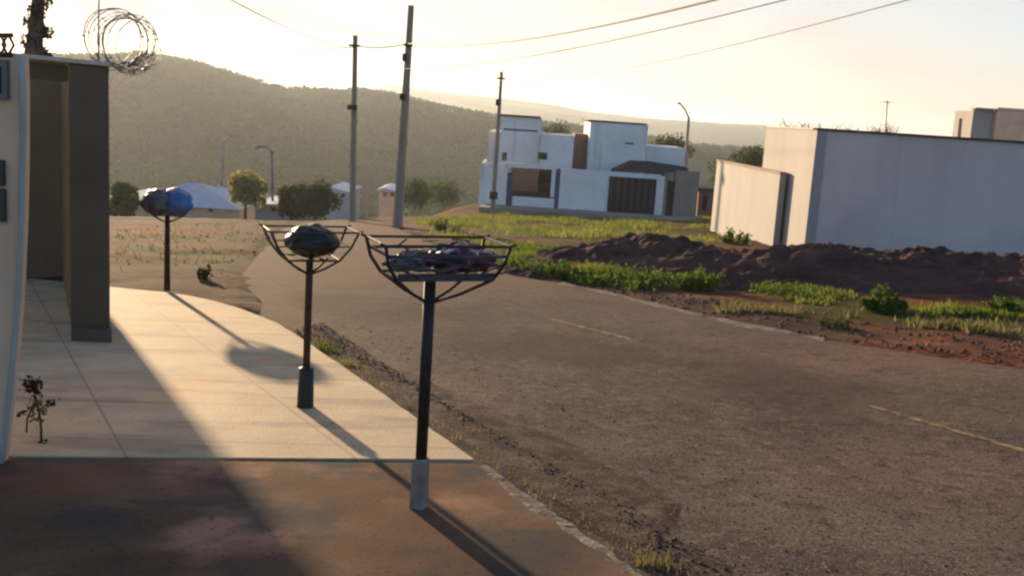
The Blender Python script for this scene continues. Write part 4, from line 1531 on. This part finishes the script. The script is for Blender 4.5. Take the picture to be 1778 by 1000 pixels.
# pink house over the wall, top right
ph = empty('pink_house', P(1740, 250, 62))
tag(ph, 'pinkish flat roofed house over the long grey wall at the right edge', 'house')
part_box(ph, 'front_wall', 1727, 1900, 192, 262, 62, 0.3, M['pinkwall'], dz=2)
xw = P(1727, 215, 62).x - ph.location.x
L = ph.location
zt2 = P(1727, 192, 62).z - L.z
MB().box(xw, xw + .3, 0.302, 6.5 * 0.9, -2.4, zt2 - .002).build('side_wall', M['cream'], ph)
x5 = P(1692, 215, 62).x - L.x
MB().box(x5, xw, 0.35, 0.65, -2.4, zt2 + 0.03).build('return_wall', M['cream'], ph)
MB().box(x5 - .05, xw + 7, -.05, 0.7, zt2 + 0.032, zt2 + 0.10).build('roof_edge', M['coping'], ph)



# dry branches over the wall top
def dry_bush(px, py, w_, h_, Y, label):
    b = P(px, py, Y)
    o = MB()
    for k in range(46):
        a = Vector((random.uniform(-w_, w_) * .5, random.uniform(-.3, .3), -0.5))
        c = a + Vector((random.uniform(-w_, w_) * .4, random.uniform(-.3, .3), 0.5 + h_ * random.uniform(.3, 1)))
        o.tube([a, a.lerp(c, .5) + Vector((random.uniform(-.1, .1), 0, 0)), c], [0.02, 0.014, 0.006], 4)
        for j in range(3):
            d = a.lerp(c, random.uniform(.5, 1))
            o.tube([d, d + Vector((random.uniform(-.25, .25), 0, random.uniform(0, .2)))], [0.01, 0.004], 3)
    ob_ = o.build('dry_bush', M['bark'])
    ob_.location = b
    tag(ob_, label, 'bush', 'dry bushes behind the grey wall')


dry_bush(1410, 232, 2.6, 0.55, 44, 'dry brown branches over the cream corner of the grey building')
dry_bush(1530, 238, 0.9, 0.55, 44, 'dry branches beside the thin antenna over the grey wall')

# ------------------------------------------------------------------ houses and trees down in the valley


def gable(px0, px1, py_eave, py_ridge, py_base, Y, depth, wm, rm, label, rx=0.5, name='valley_house'):
    t = empty(name, P((px0 + px1) / 2, py_base, Y))
    tag(t, label, 'house', 'houses in the valley')
    L = t.location
    part_box(t, 'house_wall', px0 + 3, px1 - 3, py_eave, py_base, Y, depth, wm, dz=3)
    a, b = P(px0, py_eave, Y) - L, P(px1, py_eave, Y) - L
    c = P(px0 + (px1 - px0) * rx, py_ridge, Y + depth / 2) - L
    zt = (a.z + b.z) / 2
    dpt = Vector((0, depth + .6, 0))
    a.y = b.y = -0.3
    c.y = -0.3
    a.z = b.z = zt
    vs_ = [a, b, c, a + dpt, b + dpt, c + dpt, a + Vector((0, 0, -.15)), b + Vector((0, 0, -.15)), a + dpt + Vector((0, 0, -.15)), b + dpt + Vector((0, 0, -.15))]
    MB().raw(vs_, [(0, 1, 2), (3, 5, 4), (0, 2, 5, 3), (1, 4, 5, 2), (6, 7, 1, 0), (8, 3, 4, 9), (6, 0, 3, 8), (7, 9, 4, 1), (6, 8, 9, 7)]).build('roof', rm, t)
    for k in range(2):
        xw_ = px0 + (px1 - px0) * (0.3 + 0.35 * k)
        part_box(t, 'window', xw_, xw_ + 7, py_eave + 4, py_eave + 11, Y - .05, 0.06, M['glass'])
    return t


def hip(px0, px1, py_eave, py_ridge, rx0, rx1, py_base, Y, depth, wm, rm, label):
    t = empty('valley_house', P((px0 + px1) / 2, py_base, Y))
    tag(t, label, 'house', 'houses in the valley')
    L = t.location
    part_box(t, 'house_wall', px0 + 4, px1 - 4, py_eave, py_base, Y, depth, wm, dz=3)
    zt = P((px0 + px1) / 2, py_eave, Y).z - L.z
    xa, xb = P(px0, py_eave, Y).x - L.x, P(px1, py_eave, Y).x - L.x
    ym = depth / 2
    r_0, r_1 = P(rx0, py_ridge, Y + ym) - L, P(rx1, py_ridge, Y + ym) - L
    zr = (r_0.z + r_1.z) / 2
    MB().raw([(xa, -.4, zt), (xb, -.4, zt), (xb, depth + .4, zt), (xa, depth + .4, zt), (r_0.x, ym, zr), (r_1.x, ym, zr)],
             [(0, 1, 5, 4), (1, 2, 5), (2, 3, 4, 5), (3, 0, 4), (3, 2, 1, 0)]).build('roof', rm, t)
    for k in range(3):
        xw_ = px0 + (px1 - px0) * (0.2 + 0.25 * k)
        part_box(t, 'window', xw_, xw_ + 8, py_eave + 4, py_eave + 10, Y - .05, 0.06, M['glass'])
    return t


hip(225, 420, 358, 318, 325, 348, 372, 66, 9, M['pinkwall'], M['tile_roof'], 'valley house with a pale blue grey hipped roof behind the farthest litter basket')
hip(345, 440, 350, 321, 352, 375, 366, 72, 7, M['pale_green'], M['blue_trim'], 'valley house with a dark blue roof behind the pale blue grey one')
gable(190, 262, 350, 334, 368, 76, 8, M['pale_green'], M['pale_green'], 'pale green valley house beside the dark boundary wall')
gable(440, 545, 356, 348, 368, 62, 5, M['pale_green'], M['tile_roof'], 'long low valley house with a pale roof below the yellow tree')
gable(562, 608, 332, 320, 366, 84, 6, M['pale_green'], M['tile_roof'], 'pale valley house just left of the boxed utility pole')
gable(655, 690, 330, 322, 360, 100, 6, M['pinkwall'], M['tile_roof'], 'small pale valley house seen against the tallest pole')


def vtree(px, py, w_, h_, Y, m, label, n=1700, tf=0.16):
    k = Y / FPX
    b = P(px, py, Y)
    b.z -= 0.5
    return tree('valley_tree', b, h_ * k + 0.5, w_ * k * 1.15, M[m], label, n, 0.14, 'trees in the valley', tf)


vtree(426, 362, 56, 66, 60, 'leaf_yellow', 'yellow leaved tree in the valley right of the blue roofs', 1500, 0.4)
vtree(548, 366, 62, 48, 58, 'leaf_green', 'dark green round tree left of the boxed utility pole')
vtree(506, 366, 44, 44, 60, 'leaf_green', 'smaller green tree left of the dark round tree')
vtree(720, 352, 50, 40, 100, 'leaf_green', 'green tree right of the tallest pole in the valley')
vtree(770, 350, 60, 34, 110, 'leaf_green', 'bushy green tree behind the orange bank')
vtree(210, 372, 40, 60, 62, 'leaf_green', 'green tree beside the dark boundary wall')
vtree(1160, 275, 56, 36, 100, 'leaf_green', 'green tree behind the lower white block of the right house')
vtree(1300, 300, 50, 44, 100, 'leaf_green', 'green tree behind the low cream wall')
vtree(1262, 330, 70, 50, 110, 'leaf_green', 'broad green tree in the gap right of the brown shed')
vtree(960, 262, 60, 48, 120, 'leaf_green', 'tree crown behind the left white house')

# tiny houses on the ridges
for (px, py, wpx, hpx, Y, mm, lab) in (
        (640, 180, 13, 9, 650, 'pinkwall', 'tiny pinkish house on the hill, leftmost of the ridge cluster'),
        (655, 173, 11, 8, 680, 'pinkwall', 'tiny pink house on the hill, highest of the ridge cluster'),
        (672, 183, 12, 8, 640, 'brick', 'tiny brick coloured house on the hill, right in the ridge cluster'),
        (784, 197, 15, 9, 620, 'white', 'tiny white house on the hill right of the tallest pole'),
        (436, 254, 13, 8, 420, 'white', 'tiny white farmhouse halfway up the hill above the yellow tree'),
        (383, 238, 8, 6, 450, 'white', 'tiny white hut halfway up the hill over the blue grey roof')):
    t = empty('hill_house', P(px, py, Y))
    tag(t, lab, 'house', 'tiny houses on the hillside')
    part_box(t, 'house_wall', px - wpx / 2, px + wpx / 2, py - hpx * .5, py, Y, 8, M[mm], dz=7)
    part_box(t, 'roof', px - wpx / 2 - 1, px + wpx / 2 + 1, py - hpx * .75, py - hpx * .5, Y - .5, 9, M['brick'])

# ------------------------------------------------------------------ haze: one closed box of even, pale air
hm = bpy.data.materials.new('haze_air')
hm.use_nodes = True
hn, hl = hm.node_tree.nodes, hm.node_tree.links
hn.remove(hn['Principled BSDF'])
pvn = hn.new('ShaderNodeVolumePrincipled')
pvn.inputs['Color'].default_value = (0.80, 0.87, 0.95, 1)
pvn.inputs['Density'].default_value = 0.00021
pvn.inputs['Anisotropy'].default_value = 0.45
hl.new(pvn.outputs[0], hn['Material Output'].inputs['Volume'])
zmin = float(V[:, 2].min()) - 1
zmax = max(float(V[:, 2].max()), float(WZ.max()) + 12, 14.0) + 8
hz = MB().box(-4250, 4250, -350, 4250, zmin, zmax).build('haze', hm)
tag(hz, kind='stuff')
